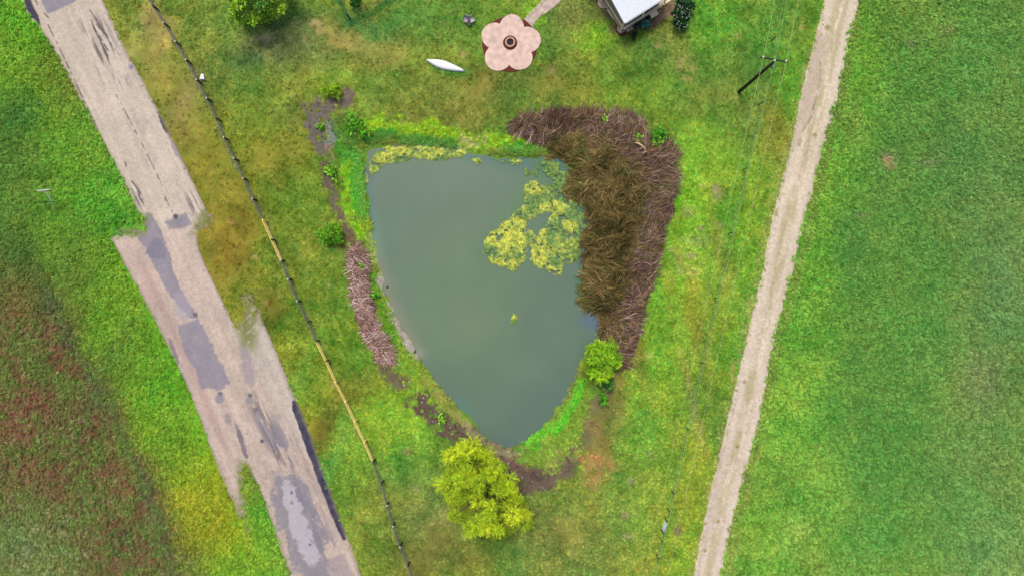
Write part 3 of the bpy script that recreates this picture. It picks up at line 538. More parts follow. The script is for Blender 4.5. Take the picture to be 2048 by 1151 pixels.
# floating algae
THIN = [(1075,318),(1110,322),(1140,345),(1165,385),(1178,440),(1176,490),(1162,470),(1150,418),(1110,398),(1085,362),(1062,350)]
def algae(name, polys, label, small=False, thr=0.40, green=0.5, dens=1.0, st=1.2):
    P0 = np.concatenate([np.asarray(p, float) for p in polys]); x0, y0 = P0.min(0)-8; x1, y1 = P0.max(0)+8
    xs = np.arange(x0, x1, st); ys = np.arange(y0, y1, st); X, Y = np.meshgrid(xs, ys); n = len(xs); m = len(ys); X = X.ravel(); Y = Y.ravel()
    d = np.max([sdf(X, Y, smooth_poly(p, 1)) for p in polys], 0)+12*(fbm(X, Y, 12, 601, 5)-.5)+6*(fbm(X, Y, 4.5, 607, 2)-.5)
    hole = fbm(X, Y, 9, 613, 3); d = np.where((hole < thr-0.10) & (d < 18), -3, d); d = np.minimum(d, (hole-0.22)*60)
    ii = (np.arange(m-1)[:, None]*n+np.arange(n-1)[None, :]).ravel(); F = np.stack([ii, ii+n, ii+n+1, ii+1], 1); F = F[(d[ii] > 0)]
    Z = WZ+0.012+0.22*sm(0, 8, d)*(fbm(X, Y, 5, 617, 3))+0.07*RNG.random(len(X)); f = (H-Z)/H
    V = np.stack([(X-CX)*S*f, (CY-Y)*S*f, Z], 1)
    gmap = sm(.40, .60, fbm(X, Y, 26, 619, 4)+green-.5)[:, None]; col = np.array([204, 208, 88.])*(1-gmap)+gmap*np.array([122, 154, 84.])
    fine = sm(.4, .65, fbm(X, Y, 5, 623, 3))[:, None]; col = col*(1-.38*fine)+.38*fine*np.array([122, 152, 78.]); col = col*(.72+.56*fbm(X, Y, 3.2, 631, 2))[:, None]*1.04; ed = (1-sm(0, 4, d))[:, None]*.5; col = col*(1-ed)+ed*np.array([112, 146, 104.])
    used, inv = np.unique(F, return_inverse=True); F = inv.reshape(-1, 4)
    o = mk(name, V[used], F, M_algae, lin(np.clip(col[used], 10, 250))*K*1.05); tag(o, label, 'algae', kind='stuff'); return o
algae('algae_mat', [[(736,338),(744,306),(768,291),(800,288),(850,290),(900,294),(935,300),(922,314),(890,321),(850,318),(820,318),(792,328),(770,322),(756,340),(742,350)], [(728,345),(738,345),(736,362),(727,368)], [(727,372),(734,372),(733,384),(727,384)]],
      'yellow algae band floating along the upper left edge of the pond', green=.44)
algae('algae_mat', [[(964,492),(974,470),(1000,455),(1012,440),(1030,422),(1046,404),(1058,425),(1050,455),(1060,482),(1055,502),(1040,536),(1020,541),(990,530),(972,517)],
      [(1058,502),(1072,470),(1098,440),(1108,416),(1140,422),(1158,446),(1164,480),(1160,522),(1146,527),(1122,524),(1125,552),(1110,552),(1090,540),(1068,532),(1062,515)],
      [(1040,385),(1060,356),(1085,366),(1102,382),(1116,402),(1152,414),(1166,436),(1140,440),(1102,420),(1074,428),(1056,438),(1044,420),(1052,402)], [(1050,455),(1075,462),(1068,500),(1052,495)]],
      'large broken yellow green algae mat floating before the brown reeds', green=.42)
algae('algae_mat', [[(1024,628),(1032,625),(1035,636),(1028,648),(1021,645)]], 'small lone algae patch floating in the open middle of the pond', st=1.0, thr=.2, green=.42)
algae('algae_mat', [[(935,312),(965,316),(962,326),(945,322)], [(995,318),(1050,320),(1040,330),(1005,326)], [(1050,330),(1075,345),(1060,352),(1045,342)], [(1095,318),(1110,330),(1100,345)], [(1130,352),(1142,372),(1132,384),(1120,360)]],
      'thin broken algae scraps floating along the top edge of the pond', thr=.44, green=.60)

algae('algae_mat', [THIN], 'thin stringy green algae between the big yellow mat and the reeds', thr=.56, green=.72)

# ------------------------------------------------------------------ grass, weeds and bank plants (geometry nodes, too many to count)
def proto(name, kind, seed, mat):
    r = random.Random(seed); V = []; F = []
    if kind == 'tuft':
        for i in range(16):
            a = r.uniform(0, math.tau); R = r.uniform(0, .10); L = r.uniform(.10, .22); wd = r.uniform(.014, .026); ti = r.uniform(.5, 1.35); a2 = a+r.uniform(-.9, .9)
            bx, by = R*math.cos(a), R*math.sin(a); dx, dy = math.cos(a2), math.sin(a2); b = len(V)
            V += [(bx-dy*wd, by+dx*wd, 0), (bx+dy*wd, by-dx*wd, 0), (bx+dx*L*math.sin(ti)*.5+dy*wd*.8, by+dy*L*math.sin(ti)*.5-dx*wd*.8, L*.6*math.cos(ti)+.02), (bx+dx*L*math.sin(ti), by+dy*L*math.sin(ti), L*math.cos(ti)*.85+.01),
                  (bx+dx*L*math.sin(ti)*.5-dy*wd*.8, by+dy*L*math.sin(ti)*.5+dx*wd*.8, L*.6*math.cos(ti)+.02)]; F.append((b, b+1, b+2, b+3, b+4))
    else:
        n = 22 if kind == 'weed' else 26
        for i in range(n):
            a = r.uniform(0, math.tau); R = abs(r.gauss(0, .13)); z = r.uniform(.05, .26)*(1-R*1.4)+.02; L = r.uniform(.05, .11) if kind == 'weed' else r.uniform(.05, .085); wd = L*r.uniform(.22, .38)
            a2 = a+r.uniform(-1.2, 1.2); dx, dy = math.cos(a2), math.sin(a2); bx, by = R*math.cos(a), R*math.sin(a); dr = r.uniform(-.05, .06); tw = r.uniform(-.03, .03); b = len(V)
            V += [(bx-dx*L*.5, by-dy*L*.5, z), (bx-dy*wd, by+dx*wd, z+dr*.5+tw), (bx+dx*L, by+dy*L, z+dr-.02), (bx+dy*wd, by-dx*wd, z+dr*.5-tw)]; F.append((b, b+1, b+2, b+3))
            if i % 3 == 0: b = len(V); V += [(bx*.3, by*.3, 0), (bx*.3+.012, by*.3, 0), (bx, by, z)]; F.append((b, b+1, b+2))
    me = bpy.data.meshes.new(name); me.from_pydata(V, [], F); me.materials.append(mat)
    return bpy.data.objects.new(name, me)
def scatter(name, kind, attr, dens, mat, smin, smax, zs, label, cat, boost, seed):
    coll = bpy.data.collections.new(name+'_kinds')
    for i in range(4): coll.objects.link(proto(name+'_kind', kind, seed*10+i, mat))
    me = bpy.data.meshes.new(name); o = bpy.data.objects.new(name, me); COL.objects.link(o)
    g = bpy.data.node_groups.new(name, 'GeometryNodeTree'); g.interface.new_socket('Geometry', in_out='INPUT', socket_type='NodeSocketGeometry'); g.interface.new_socket('Geometry', in_out='OUTPUT', socket_type='NodeSocketGeometry')
    N = g.nodes.new; L = g.links.new; go = N('NodeGroupOutput'); oi = N('GeometryNodeObjectInfo'); oi.inputs['Object'].default_value = ground
    di = N('GeometryNodeDistributePointsOnFaces'); di.inputs['Seed'].default_value = seed
    na = N('GeometryNodeInputNamedAttribute'); na.data_type = 'FLOAT'; na.inputs['Name'].default_value = attr
    mu = N('ShaderNodeMath'); mu.operation = 'MULTIPLY'; mu.inputs[1].default_value = dens; L(na.outputs['Attribute'], mu.inputs[0]); L(mu.outputs[0], di.inputs['Density'])
    L(oi.outputs['Geometry'], di.inputs['Mesh']); ci = N('GeometryNodeCollectionInfo'); ci.inputs['Collection'].default_value = coll; ci.inputs['Separate Children'].default_value = True; ci.inputs['Reset Children'].default_value = True
    ip = N('GeometryNodeInstanceOnPoints'); ip.inputs['Pick Instance'].default_value = True; L(di.outputs['Points'], ip.inputs['Points']); L(ci.outputs[0], ip.inputs['Instance'])
    rr = N('FunctionNodeRandomValue'); rr.data_type = 'FLOAT_VECTOR'; rr.inputs[0].default_value = (-.12, -.12, 0); rr.inputs[1].default_value = (.12, .12, 6.283); L(rr.outputs[0], ip.inputs['Rotation'])
    rs = N('FunctionNodeRandomValue'); rs.data_type = 'FLOAT'; rs.inputs[2].default_value = smin; rs.inputs[3].default_value = smax; rs.inputs['Seed'].default_value = 5
    cb = N('ShaderNodeCombineXYZ'); L(rs.outputs[1], cb.inputs[0]); L(rs.outputs[1], cb.inputs[1]); m2 = N('ShaderNodeMath'); m2.operation = 'MULTIPLY'; m2.inputs[1].default_value = zs; L(rs.outputs[1], m2.inputs[0]); L(m2.outputs[0], cb.inputs[2])
    L(cb.outputs[0], ip.inputs['Scale']); L(ip.outputs[0], go.inputs[0])
    md = o.modifiers.new('scatter', 'NODES'); md.node_group = g; tag(o, label, cat, kind='stuff'); return o
def boosted(mat, k):
    """leaf colour against the flat turf colour"""
    b = mat.node_tree.nodes; hs = [n for n in b if n.type == 'HUE_SAT'][0]
    v = hs.inputs['Value']; l = v.links[0] if v.links else None
    mu = b.new('ShaderNodeMath'); mu.operation = 'MULTIPLY'; mu.inputs[1].default_value = k
    if l: mat.node_tree.links.new(l.from_socket, mu.inputs[0]); mat.node_tree.links.new(mu.outputs[0], v)
boosted(M_tuft, 1.85); boosted(M_weed, 1.95)
M_bank = attrmat('bank plant leaves', [], inst=True, rnd=0.3, hue=0.03, bump=0, sat=0.95, hoff=-0.035); boosted(M_bank, 1.9)
scatter('grass', 'tuft', 'd_lawn', 24, M_tuft, .5, 1.15, .6, 'short patchy green and straw coloured lawn grass round the pond', 'grass', 1, 3)
scatter('weeds', 'weed', 'd_weed', 40, M_weed, .55, 1.25, 1.1, 'dense leafy green weeds covering the right field and the left road verge', 'weeds', 1, 4)
scatter('bank_plants', 'bank', 'd_bank', 60, M_bank, .6, 1.2, 1.3, 'low emerald green water plants growing along the pond edge', 'plants', 1, 6)

# ------------------------------------------------------------------ dry reeds and cut stalks
def strands(poly, n, Lr, wr, zr, pal, seed, clump=26, spread=.34, dirfn=None, rag=8):
    r = np.random.default_rng(seed); poly = np.asarray(poly, float); lo = poly.min(0)-6; hi = poly.max(0)+6
    pts = lo+(hi-lo)*r.random((n*6, 2)); d = sdf(pts[:, 0], pts[:, 1], poly)+rag*(fbm(pts[:, 0], pts[:, 1], 14, seed, 3)-.5)*2; pts = pts[d > 1][:n]; d = d[d > 1][:n]; gap = sm(.30, .46, fbm(pts[:, 0], pts[:, 1], 11, seed+30, 3)+.25*r.random(len(pts))-.06); kk = r.random(len(pts)) < gap; pts = pts[kk]; d = d[kk]; n = len(pts)
    x, y = pts.T
    ang = (fbm(x, y, clump*2.2, seed+1, 3)-.5)*9+(vn(x, y, clump*.7, seed+2)-.5)*2.5
    if dirfn is not None: ang = dirfn(x, y)+(fbm(x, y, clump*1.3, seed+4, 3)-.5)*3.4
    ang += r.normal(0, spread, n); L = r.uniform(*Lr, n)*r.uniform(.8, 1.25, n); wd = r.uniform(*wr, n)
    zb = height(x, y); up = zr[0]+(zr[1]-zr[0])*r.random(n)**1.2*sm(0, 14, d)*(0.6+.8*fbm(x, y, 22, seed+9, 2)); z0 = np.maximum(zb, WZ)
    dx, dy = np.cos(ang), np.sin(ang); bend = r.normal(0, .25, n)
    X0 = (x-CX)*S; Y0 = (CY-y)*S; V = np.empty((n, 6, 3)); fl = r.uniform(.35, 1.1, n)
    for k, t in enumerate((0, .55, 1.0)):
        a2 = ang+bend*t; cx = X0+np.cos(a2)*L*(t-.5); cy = Y0+np.sin(a2)*L*(t-.5); cz = z0+up*(.15+.85*np.sin(min(1, t*1.1)*2.0)*fl)+.03; ww = wd*(1-.5*t)
        V[:, k*2] = np.stack([cx-np.sin(a2)*ww, cy+np.cos(a2)*ww, cz-ww*.4], 1); V[:, k*2+1] = np.stack([cx+np.sin(a2)*ww, cy-np.cos(a2)*ww, cz+ww*.4], 1)
    b = np.arange(n)[:, None]*6; F = np.concatenate([b+np.array([0, 1, 3, 2]), b+np.array([2, 3, 5, 4])])
    pal = np.array(pal, float); zone = fbm(x, y, 45, seed+7, 3); idx = np.clip((zone-.5)*1.6+.5+r.normal(0, .28, n), 0, .999)*len(pal); c = pal[idx.astype(int)]*(r.uniform(.75, 1.2, n)[:, None])
    return V.reshape(-1, 3), F, np.repeat(lin(np.clip(c, 10, 250))*K*1.45, 6, 0)
def multi(name, parts, label, cat):
    Vs, Fs, Cs = [], [], []; b = 0
    for V, F, C in parts: Vs.append(V); Fs.append(F+b); Cs.append(C); b += len(V)
    o = mk(name, np.concatenate(Vs), np.concatenate(Fs), M_stalk, np.concatenate(Cs)); tag(o, label, cat, kind='stuff'); return o
PURP = [(72, 52, 46), (112, 84, 76), (88, 66, 58), (138, 108, 100), (112, 82, 70), (94, 76, 56), (164, 136, 128), (130, 104, 76), (196, 170, 158), (84, 58, 54)]
OLIV = [(60, 54, 28), (92, 90, 42), (108, 92, 50), (76, 82, 38), (138, 114, 66), (98, 82, 46), (164, 132, 82), (118, 102, 56), (190, 156, 104), (78, 96, 46), (96, 106, 52)]
def pdir(x, y):   # the right arm of the heap lies across its length
    return np.where(y > 300, 0.5+0*x, 1.2+0*x)
multi('cut_stalks', [strands(PILE, 16500, (.8, 2.1), (.010, .022), (.1, .9), PURP, 21, dirfn=pdir, rag=12), strands(PILE, 3000, (.7, 1.6), (.010, .02), (.5, 1.3), OLIV, 28, rag=10)], 'greyish purple heap of dry cut stalks lying round the outside of the reeds', 'dry stalks')
SEAM = [(1100,262),(1160,262),(1240,300),(1290,350),(1290,430),(1268,520),(1245,600),(1235,690),(1218,690),(1225,600),(1245,500),(1262,420),(1262,350),(1225,310),(1160,285),(1100,280)]
multi('reeds', [strands(REED, 17500, (.6, 1.7), (.010, .022), (.3, 1.6), OLIV, 22, clump=30, spread=.40, rag=16), strands(SEAM, 2600, (.8, 1.8), (.010, .02), (.6, 1.7), OLIV, 27, rag=14), strands([(1145,370),(1126,378),(1135,392),(1160,395),(1180,375)], 700, (.5, 1.1), (.012, .024), (.2, 1.0), OLIV, 24, spread=.9),
                strands([(1100,270),(1112,270),(1118,312),(1098,316)], 500, (.6, 1.3), (.012, .024), (.2, 1.2), OLIV, 26)], 'brown and olive standing reeds along the right shore of the pond', 'reeds')
LP = [(110, 80, 70), (150, 118, 108), (196, 164, 152), (98, 70, 58), (176, 138, 116), (222, 200, 194), (132, 98, 86)]
multi('cut_stalks', [strands(LPILE, 3000, (.7, 1.7), (.010, .022), (.05, .6), LP, 31, spread=.75, rag=10, dirfn=lambda x, y: 0.15+0*x)], 'narrow pink grey row of dry cut stalks on the left bank', 'dry stalks')
# loose stalk litter
multi('stalk_litter', [strands([(1150,905),(1235,900),(1215,955),(1180,975)], 150, (.5, 1.2), (.008, .016), (.01, .06), [(196, 130, 86), (214, 150, 100)], 41), strands([(745,655),(800,700),(792,740),(770,740)], 90, (.5, 1.2), (.008, .016), (.01, .08), [(200, 176, 140), (120, 96, 76)], 43),
                       strands([(1085,900),(1150,895),(1140,935),(1090,950)], 60, (.4, 1.0), (.008, .014), (.01, .05), [(150, 136, 116)], 45)], 'loose tan stalks scattered on bare soil beside the pond', 'dry stalks')

# ------------------------------------------------------------------ trees and shrubs
def leaves(cent, rad, n, ll, lw, r):
    """one plume: feathery sprays fanning out over a dome, narrow leaves along each spray"""
    k = max(5, n//34); m = n//k; tilt = r.normal(0, .35, 2)
    th = r.random(k)*math.tau; ph = np.arccos(1-r.random(k)**.8*.95); D = np.stack([np.sin(ph)*np.cos(th)+tilt[0]*.5, np.sin(ph)*np.sin(th)+tilt[1]*.5, np.cos(ph)*.8], 1)
    Ls = rad*r.uniform(.6, 1.3, k); t = r.uniform(.3, 1.0, (k, m))**.8
    Pn = cent+D[:, None, :]*(Ls[:, None]*t)[:, :, None]; Pn[:, :, 2] -= .12*rad*t**3; Pn = Pn+r.normal(0, rad*.045, Pn.shape)
    dv = D[:, None, :]+r.normal(0, .42, (k, m, 3)); dv /= np.linalg.norm(dv, axis=2)[:, :, None]
    sd = np.cross(dv, r.normal(0, 1, (k, m, 3))); sd /= np.linalg.norm(sd, axis=2)[:, :, None]+1e-6
    L = r.uniform(.7, 1.3, (k, m, 1))*ll; W = L*lw/ll
    V = np.stack([Pn-dv*L*.2, Pn+dv*L*.3+sd*W, Pn+dv*L, Pn+dv*L*.3-sd*W], 2)
    sp = np.repeat(r.uniform(.72, 1.2, k), m)
    return V.reshape(-1, 4, 3), sp
def plant(name, outline, ztop, zlow, npl, prad, nl, ll, lw, pal, label, cat, seed, trunk=True, bark=None, boost=1.0, group=None, base=None):
    r = np.random.default_rng(seed); out = smooth_poly(outline, 2); c0 = out.mean(0) if base is None else np.array(base, float)
    z0 = hz(*c0); root = empty(name, P(c0[0], c0[1], z0), label, cat, group); org = np.array(root.location)
    lo, hi = out.min(0), out.max(0); cs = []; tries = 0
    dmax = max(1.0, float(sdf(np.array([out.mean(0)[0]]), np.array([out.mean(0)[1]]), out)[0]))
    cand = lo+(hi-lo)*r.random((3000, 2)); cd_ = sdf(cand[:, 0], cand[:, 1], out)
    while len(cs) < npl and tries < 3000:
        p = cand[tries]; d = float(cd_[tries]); tries += 1
        if d < prad/S*.35: continue
        if any(math.hypot(p[0]-q[0], p[1]-q[1]) < prad/S*(.66) for q in cs): continue
        cs.append((p[0], p[1], d))
    Vs, Cs = [], []; pal = np.array(pal, float)
    for x, y, d in cs:
        t = min(1, d/dmax); z = z0+zlow+(ztop-zlow)*(t**.55)*r.uniform(.35, 1.0); pr = prad*r.uniform(.6, 1.15); c = np.array(P(x, y, z))-org
        V, sp = leaves(c, pr, nl, ll, lw, r); Vs.append(V.reshape(-1, 3)); i0 = r.integers(0, len(pal)); nn = len(V); cc = pal[np.where(r.random(nn) < .6, i0, r.integers(0, len(pal), nn))]*sp[:, None]*r.uniform(.85, 1.12, nn)[:, None]
        Cs.append(np.repeat(cc, 4, 0))
    # inner foliage lower in the crown, leaf colour darkened to paint inner shade
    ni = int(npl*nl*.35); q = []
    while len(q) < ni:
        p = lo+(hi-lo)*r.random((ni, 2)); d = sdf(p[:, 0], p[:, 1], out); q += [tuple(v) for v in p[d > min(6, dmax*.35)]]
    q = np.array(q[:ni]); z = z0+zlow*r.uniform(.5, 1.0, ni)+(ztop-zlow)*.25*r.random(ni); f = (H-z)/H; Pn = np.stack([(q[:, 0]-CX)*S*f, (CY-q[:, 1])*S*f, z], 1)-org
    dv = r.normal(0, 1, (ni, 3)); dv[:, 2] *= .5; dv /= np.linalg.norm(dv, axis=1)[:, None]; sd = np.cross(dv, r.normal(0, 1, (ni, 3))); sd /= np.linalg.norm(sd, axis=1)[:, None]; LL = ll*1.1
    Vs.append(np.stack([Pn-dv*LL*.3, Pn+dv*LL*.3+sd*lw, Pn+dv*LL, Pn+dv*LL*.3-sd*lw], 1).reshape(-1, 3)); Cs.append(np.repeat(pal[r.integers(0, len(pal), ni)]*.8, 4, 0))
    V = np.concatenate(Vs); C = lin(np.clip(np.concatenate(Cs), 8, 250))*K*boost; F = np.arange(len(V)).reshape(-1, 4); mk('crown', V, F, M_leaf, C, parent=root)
    if trunk:
        mb = MB(); tr = max(.05, ztop*.035); fork = zlow*.6
        mb.tube([(0, 0, -.1), (.05, .02, fork*.5), (.0, .06, fork)], [tr*1.3, tr, tr*.85], 8)
        mb.obj('trunk', M_bark, root, True)
        lb = MB()
        for x, y, d in cs[:max(5, npl//2)]:
            t = min(1, d/dmax); e = np.array(P(x, y, z0+zlow+(ztop-zlow)*(t**.55)*.6))-org; e = Vector(e); m = Vector((e.x*.45, e.y*.45, fork+(e.z-fork)*.55+.1*ztop*r.random()))
            lb.tube([(0, .05, fork*.9), m, e], [tr*.6, tr*.35, tr*.12], 5)
            for k in range(2):
                e2 = e+Vector((r.normal(0, .35), r.normal(0, .35), r.uniform(0, .3))); lb.tube([m.lerp(e, .6), e2], [tr*.2, tr*.06], 4)
        lb.obj('limbs', M_bark, root, True)
    return root
LIME = [(172, 190, 36), (158, 180, 34), (190, 202, 44), (120, 150, 34), (140, 168, 38)]
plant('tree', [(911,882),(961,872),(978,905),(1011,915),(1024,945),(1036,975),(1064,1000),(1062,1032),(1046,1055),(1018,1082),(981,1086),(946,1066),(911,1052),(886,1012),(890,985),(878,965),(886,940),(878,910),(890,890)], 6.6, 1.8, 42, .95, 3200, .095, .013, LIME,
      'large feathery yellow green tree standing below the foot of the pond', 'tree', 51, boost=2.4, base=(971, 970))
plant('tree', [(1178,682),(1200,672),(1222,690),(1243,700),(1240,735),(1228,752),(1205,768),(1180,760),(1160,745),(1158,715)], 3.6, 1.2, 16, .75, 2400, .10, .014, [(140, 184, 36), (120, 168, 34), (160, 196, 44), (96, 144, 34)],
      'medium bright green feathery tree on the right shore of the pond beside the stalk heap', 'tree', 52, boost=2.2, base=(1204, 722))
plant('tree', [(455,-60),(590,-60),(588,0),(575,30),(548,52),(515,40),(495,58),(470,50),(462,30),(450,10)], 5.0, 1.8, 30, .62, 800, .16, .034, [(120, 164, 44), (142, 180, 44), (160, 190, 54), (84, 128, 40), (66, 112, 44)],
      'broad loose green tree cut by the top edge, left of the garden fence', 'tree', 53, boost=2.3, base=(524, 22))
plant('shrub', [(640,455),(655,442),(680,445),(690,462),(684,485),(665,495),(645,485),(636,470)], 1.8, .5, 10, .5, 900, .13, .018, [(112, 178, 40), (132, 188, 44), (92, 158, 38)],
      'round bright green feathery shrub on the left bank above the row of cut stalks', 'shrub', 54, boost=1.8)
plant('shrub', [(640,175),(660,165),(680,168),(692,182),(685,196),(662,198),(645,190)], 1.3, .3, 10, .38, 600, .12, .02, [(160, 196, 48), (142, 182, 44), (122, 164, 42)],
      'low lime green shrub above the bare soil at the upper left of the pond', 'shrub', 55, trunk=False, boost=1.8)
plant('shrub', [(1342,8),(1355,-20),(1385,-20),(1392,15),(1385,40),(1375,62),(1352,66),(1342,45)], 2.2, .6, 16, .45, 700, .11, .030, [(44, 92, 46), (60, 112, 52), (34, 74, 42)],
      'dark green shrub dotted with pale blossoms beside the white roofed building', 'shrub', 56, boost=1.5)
# broad leaved weeds on the banks
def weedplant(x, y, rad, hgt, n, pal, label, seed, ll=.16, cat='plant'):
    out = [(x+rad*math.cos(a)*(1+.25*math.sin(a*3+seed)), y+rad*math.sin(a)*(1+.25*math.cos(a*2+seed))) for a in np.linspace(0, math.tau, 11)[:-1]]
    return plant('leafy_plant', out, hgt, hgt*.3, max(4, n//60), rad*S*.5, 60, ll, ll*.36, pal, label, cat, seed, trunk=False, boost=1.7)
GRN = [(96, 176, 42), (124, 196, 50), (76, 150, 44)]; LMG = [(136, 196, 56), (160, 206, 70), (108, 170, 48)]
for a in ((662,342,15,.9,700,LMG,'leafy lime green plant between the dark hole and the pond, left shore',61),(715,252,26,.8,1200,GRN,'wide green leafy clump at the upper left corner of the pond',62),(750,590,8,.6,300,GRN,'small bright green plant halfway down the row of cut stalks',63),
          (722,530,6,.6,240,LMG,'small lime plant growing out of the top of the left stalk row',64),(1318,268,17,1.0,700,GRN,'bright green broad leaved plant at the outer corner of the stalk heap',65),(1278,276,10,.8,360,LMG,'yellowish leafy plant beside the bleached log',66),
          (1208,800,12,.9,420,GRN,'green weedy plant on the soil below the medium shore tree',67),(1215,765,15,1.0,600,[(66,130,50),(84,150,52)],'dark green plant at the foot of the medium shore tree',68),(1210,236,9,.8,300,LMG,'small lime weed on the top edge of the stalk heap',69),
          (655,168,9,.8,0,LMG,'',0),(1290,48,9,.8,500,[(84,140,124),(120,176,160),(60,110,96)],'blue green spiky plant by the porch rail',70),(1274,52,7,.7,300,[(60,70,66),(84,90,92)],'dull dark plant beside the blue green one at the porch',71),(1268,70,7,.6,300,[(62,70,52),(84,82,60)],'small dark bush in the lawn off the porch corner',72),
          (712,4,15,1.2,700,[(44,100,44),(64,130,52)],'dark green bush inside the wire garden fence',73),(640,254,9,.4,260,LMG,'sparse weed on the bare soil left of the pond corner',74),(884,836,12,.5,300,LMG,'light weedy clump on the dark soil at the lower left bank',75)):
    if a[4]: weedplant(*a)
# blossoms on the dark shrub
sh = [o for o in COL.objects if o.get('label', '').startswith('dark green shrub')][0]; rr = random.Random(5); mb = MB()
for i in range(70):
    a = rr.uniform(0, math.tau); q = rr.uniform(0, 1)**.5; x, y = 1364+20*q*math.cos(a), 28+32*q*math.sin(a); p = P(x, y, 2.5-1.3*q*q)-sh.location
    mb.box(p, (rr.uniform(.05, .09), rr.uniform(.04, .08), .04), rr.uniform(0, 3))
mb.obj('blossom', M_rock, sh)['kind'] = 'stuff'

# ------------------------------------------------------------------ board fence along the road
POSTS = [(262,-66,1),(284,-25,1),(304.5,10.4,0),(327,45.5,1),(350.4,83,1),(371.5,119.5,1),(392.6,159,1),(413,196.4,1),(431.7,236.3,0),(447,274.7,1),(467.3,316.7,1),(486,356.4,1),(504.6,397.6,1),(525,439.3,0),(542.6,479,0),(561.3,520.5,1),(576,558,1),(594,601.8,1),(614.4,642.6,0),(631.5,682,0),
    (651.4,721.5,0),(670.2,763.5,0),(690.2,802.5,0),(709,842.5,0),(728,884,0),(745.4,923.5,0),(762.5,967,0),(773.8,1010,1),(786.2,1052,1),(800,1093,1),(815.5,1132,0),(830,1172,1),(846,1212,0)]
PH = 1.32
root = empty('board_fence', P(*POSTS[10][:2], PH)-Vector((0, 0, PH)), 'long board fence beside the road, mostly black with stretches of new yellow timber', 'fence'); O = root.location
tops = [P(x, y, PH) for x, y, c in POSTS]
NEW = {13, 14, 19, 20, 21, 22, 23, 24}
for i, (x, y, cp) in enumerate(POSTS):
    t = tops[i]-O; a = tops[max(0, i-1)]; b = tops[min(len(tops)-1, i+1)]; an = math.atan2(b.y-a.y, b.x-a.x); m = M_newwood if i in (13, 21, 22, 23, 24) else M_black
    mb = MB().box((0, 0, -PH/2-.12), (.13, .13, PH+.24), an); p = mb.obj('post', m, root, loc=t)
    if cp:
        c = MB().lathe([(.085, 0), (.085, .05), (.05, .09), (0.0, .105)], n=10); c.obj('post_cap', M_white, p, True)
for i in range(len(POSTS)-1):
    a, b = tops[i]-O, tops[i+1]-O; d = (b-a).normalized(); sd = Vector((d.y, -d.x, 0))*-.085
    if (sd.x) > 0: sd = -sd
    for k, zz in enumerate((-.12, -.47, -.82)):
        j = Vector((0, 0, zz+random.uniform(-.015, .015))); MB().bar(a+sd+j+d*.012, b+sd+j-d*.012, .04, .095).obj('rail', M_newwood if i in NEW else M_rail, root)

# ------------------------------------------------------------------ wire fence with gate
WP = [(1587,-60),(1552,73),(1524,204),(1494,335),(1464.5,465),(1436,596),(1408,726),(1379,859),(1349.5,988),(1340,1023),(1335,1043)]; WP2 = [(1327,1066),(1325,1082),(1318,1117),(1305,1180)]
root = empty('wire_fence', P(1464.5, 465, 0), 'low wire fence with thin green posts running under the power lines', 'fence'); O = root.location; FH = 1.25
def wires(pl):
    T = [P(x, y, FH)-O for x, y in pl]
    for t in T:
        mb = MB().bar(t+Vector((0, 0, -FH-.1)), t+Vector((0, 0, .05)), .075, .075, up=(1, 0, 0)); mb.obj('post', M_greenpost, root)
    for zz in (0.02, -.3, -.6, -.9):
        MB().tube([t+Vector((0, 0, zz)) for t in T], .004, 4).obj('wire', M_fencewire, root)
wires(WP); wires(WP2)
g = empty('gate', P(1331, 1055, 0), 'small pale grey metal gate in the lower part of the wire fence', 'gate'); O = g.location; M_gate = plain('pale gate steel', (205, 215, 222), 0.5, 1.3, var=0.1)
a, b = P(1334.5, 1046, 1.15)-O, P(1328, 1066, 1.15)-O; a.z = b.z = 0; dn = (b-a).normalized()*.06
fr = MB(); fr.tube([a+dn+Vector((0, 0, .1)), a+dn+Vector((0, 0, 1.2)), b-dn+Vector((0, 0, 1.2)), b-dn+Vector((0, 0, .1)), a+dn+Vector((0, 0, .1))], .035, 6); fr.obj('frame', M_gate, g, True)
for zz in (.3, .5, .7, .9, 1.05): MB().tube([a+dn+Vector((0, 0, zz)), b-dn+Vector((0, 0, zz))], .028, 5).obj('bar', M_gate, g, True)

# ------------------------------------------------------------------ power line
base = P(1478, 184, 0); TZ = 9.6
pole = empty('utility_pole', base, 'tall dark wooden utility pole with crossarm near the gravel track', 'utility pole')
MB().tube([(0, 0, -.3), (0, 0, 4.5), (0, 0, TZ)], [.19, .165, .13], 12).obj('pole', M_oldpole, pole, True)
L1, R1, C1 = P(1527.4, 113.7, 9.55), P(1573, 121.5, 9.55), P(1550, 120.5, 9.9)
fr_ = (R1-L1).normalized(); ca = MB(); A = L1-fr_*.25-base; B = R1+fr_*.2-base; A.z = B.z = 9.3; off = Vector((0, 0, 0)); ca.bar(A, B, .10, .12); ca.obj('crossarm', M_oldpole, pole)
for q in (L1, R1, C1):
    p = q-base; zb = p.z-.22
    MB().lathe([(.03, 0), (.03, .06), (.10, .08), (.10, .13), (.06, .15), (.085, .17), (.085, .21), (.04, .26), (0, .27)], (p.x, p.y, zb), 12).obj('insulator', M_white, pole, True)
MB().lathe([(.12, 0), (.12, .32), (.0, .34)], (.25, -.2, 8.6), 10).obj('fuse_box', M_steel, pole, True)
def cable(pts, z, label, r=.016, sag=.35):
    pp = []
    for i in range(len(pts)-1):
        a, b = P(*pts[i], z), P(*pts[i+1], z)
        for k in range(12): t = k/12; q = a.lerp(b, t); q.z -= sag*4*t*(1-t)*.5; pp.append(q)
    pp.append(P(*pts[-1], z)); o = empty('power_line', pp[0], label, 'cable', 'overhead power lines'); MB().tube([q-pp[0] for q in pp], r, 4).obj('wire', M_wire, o)
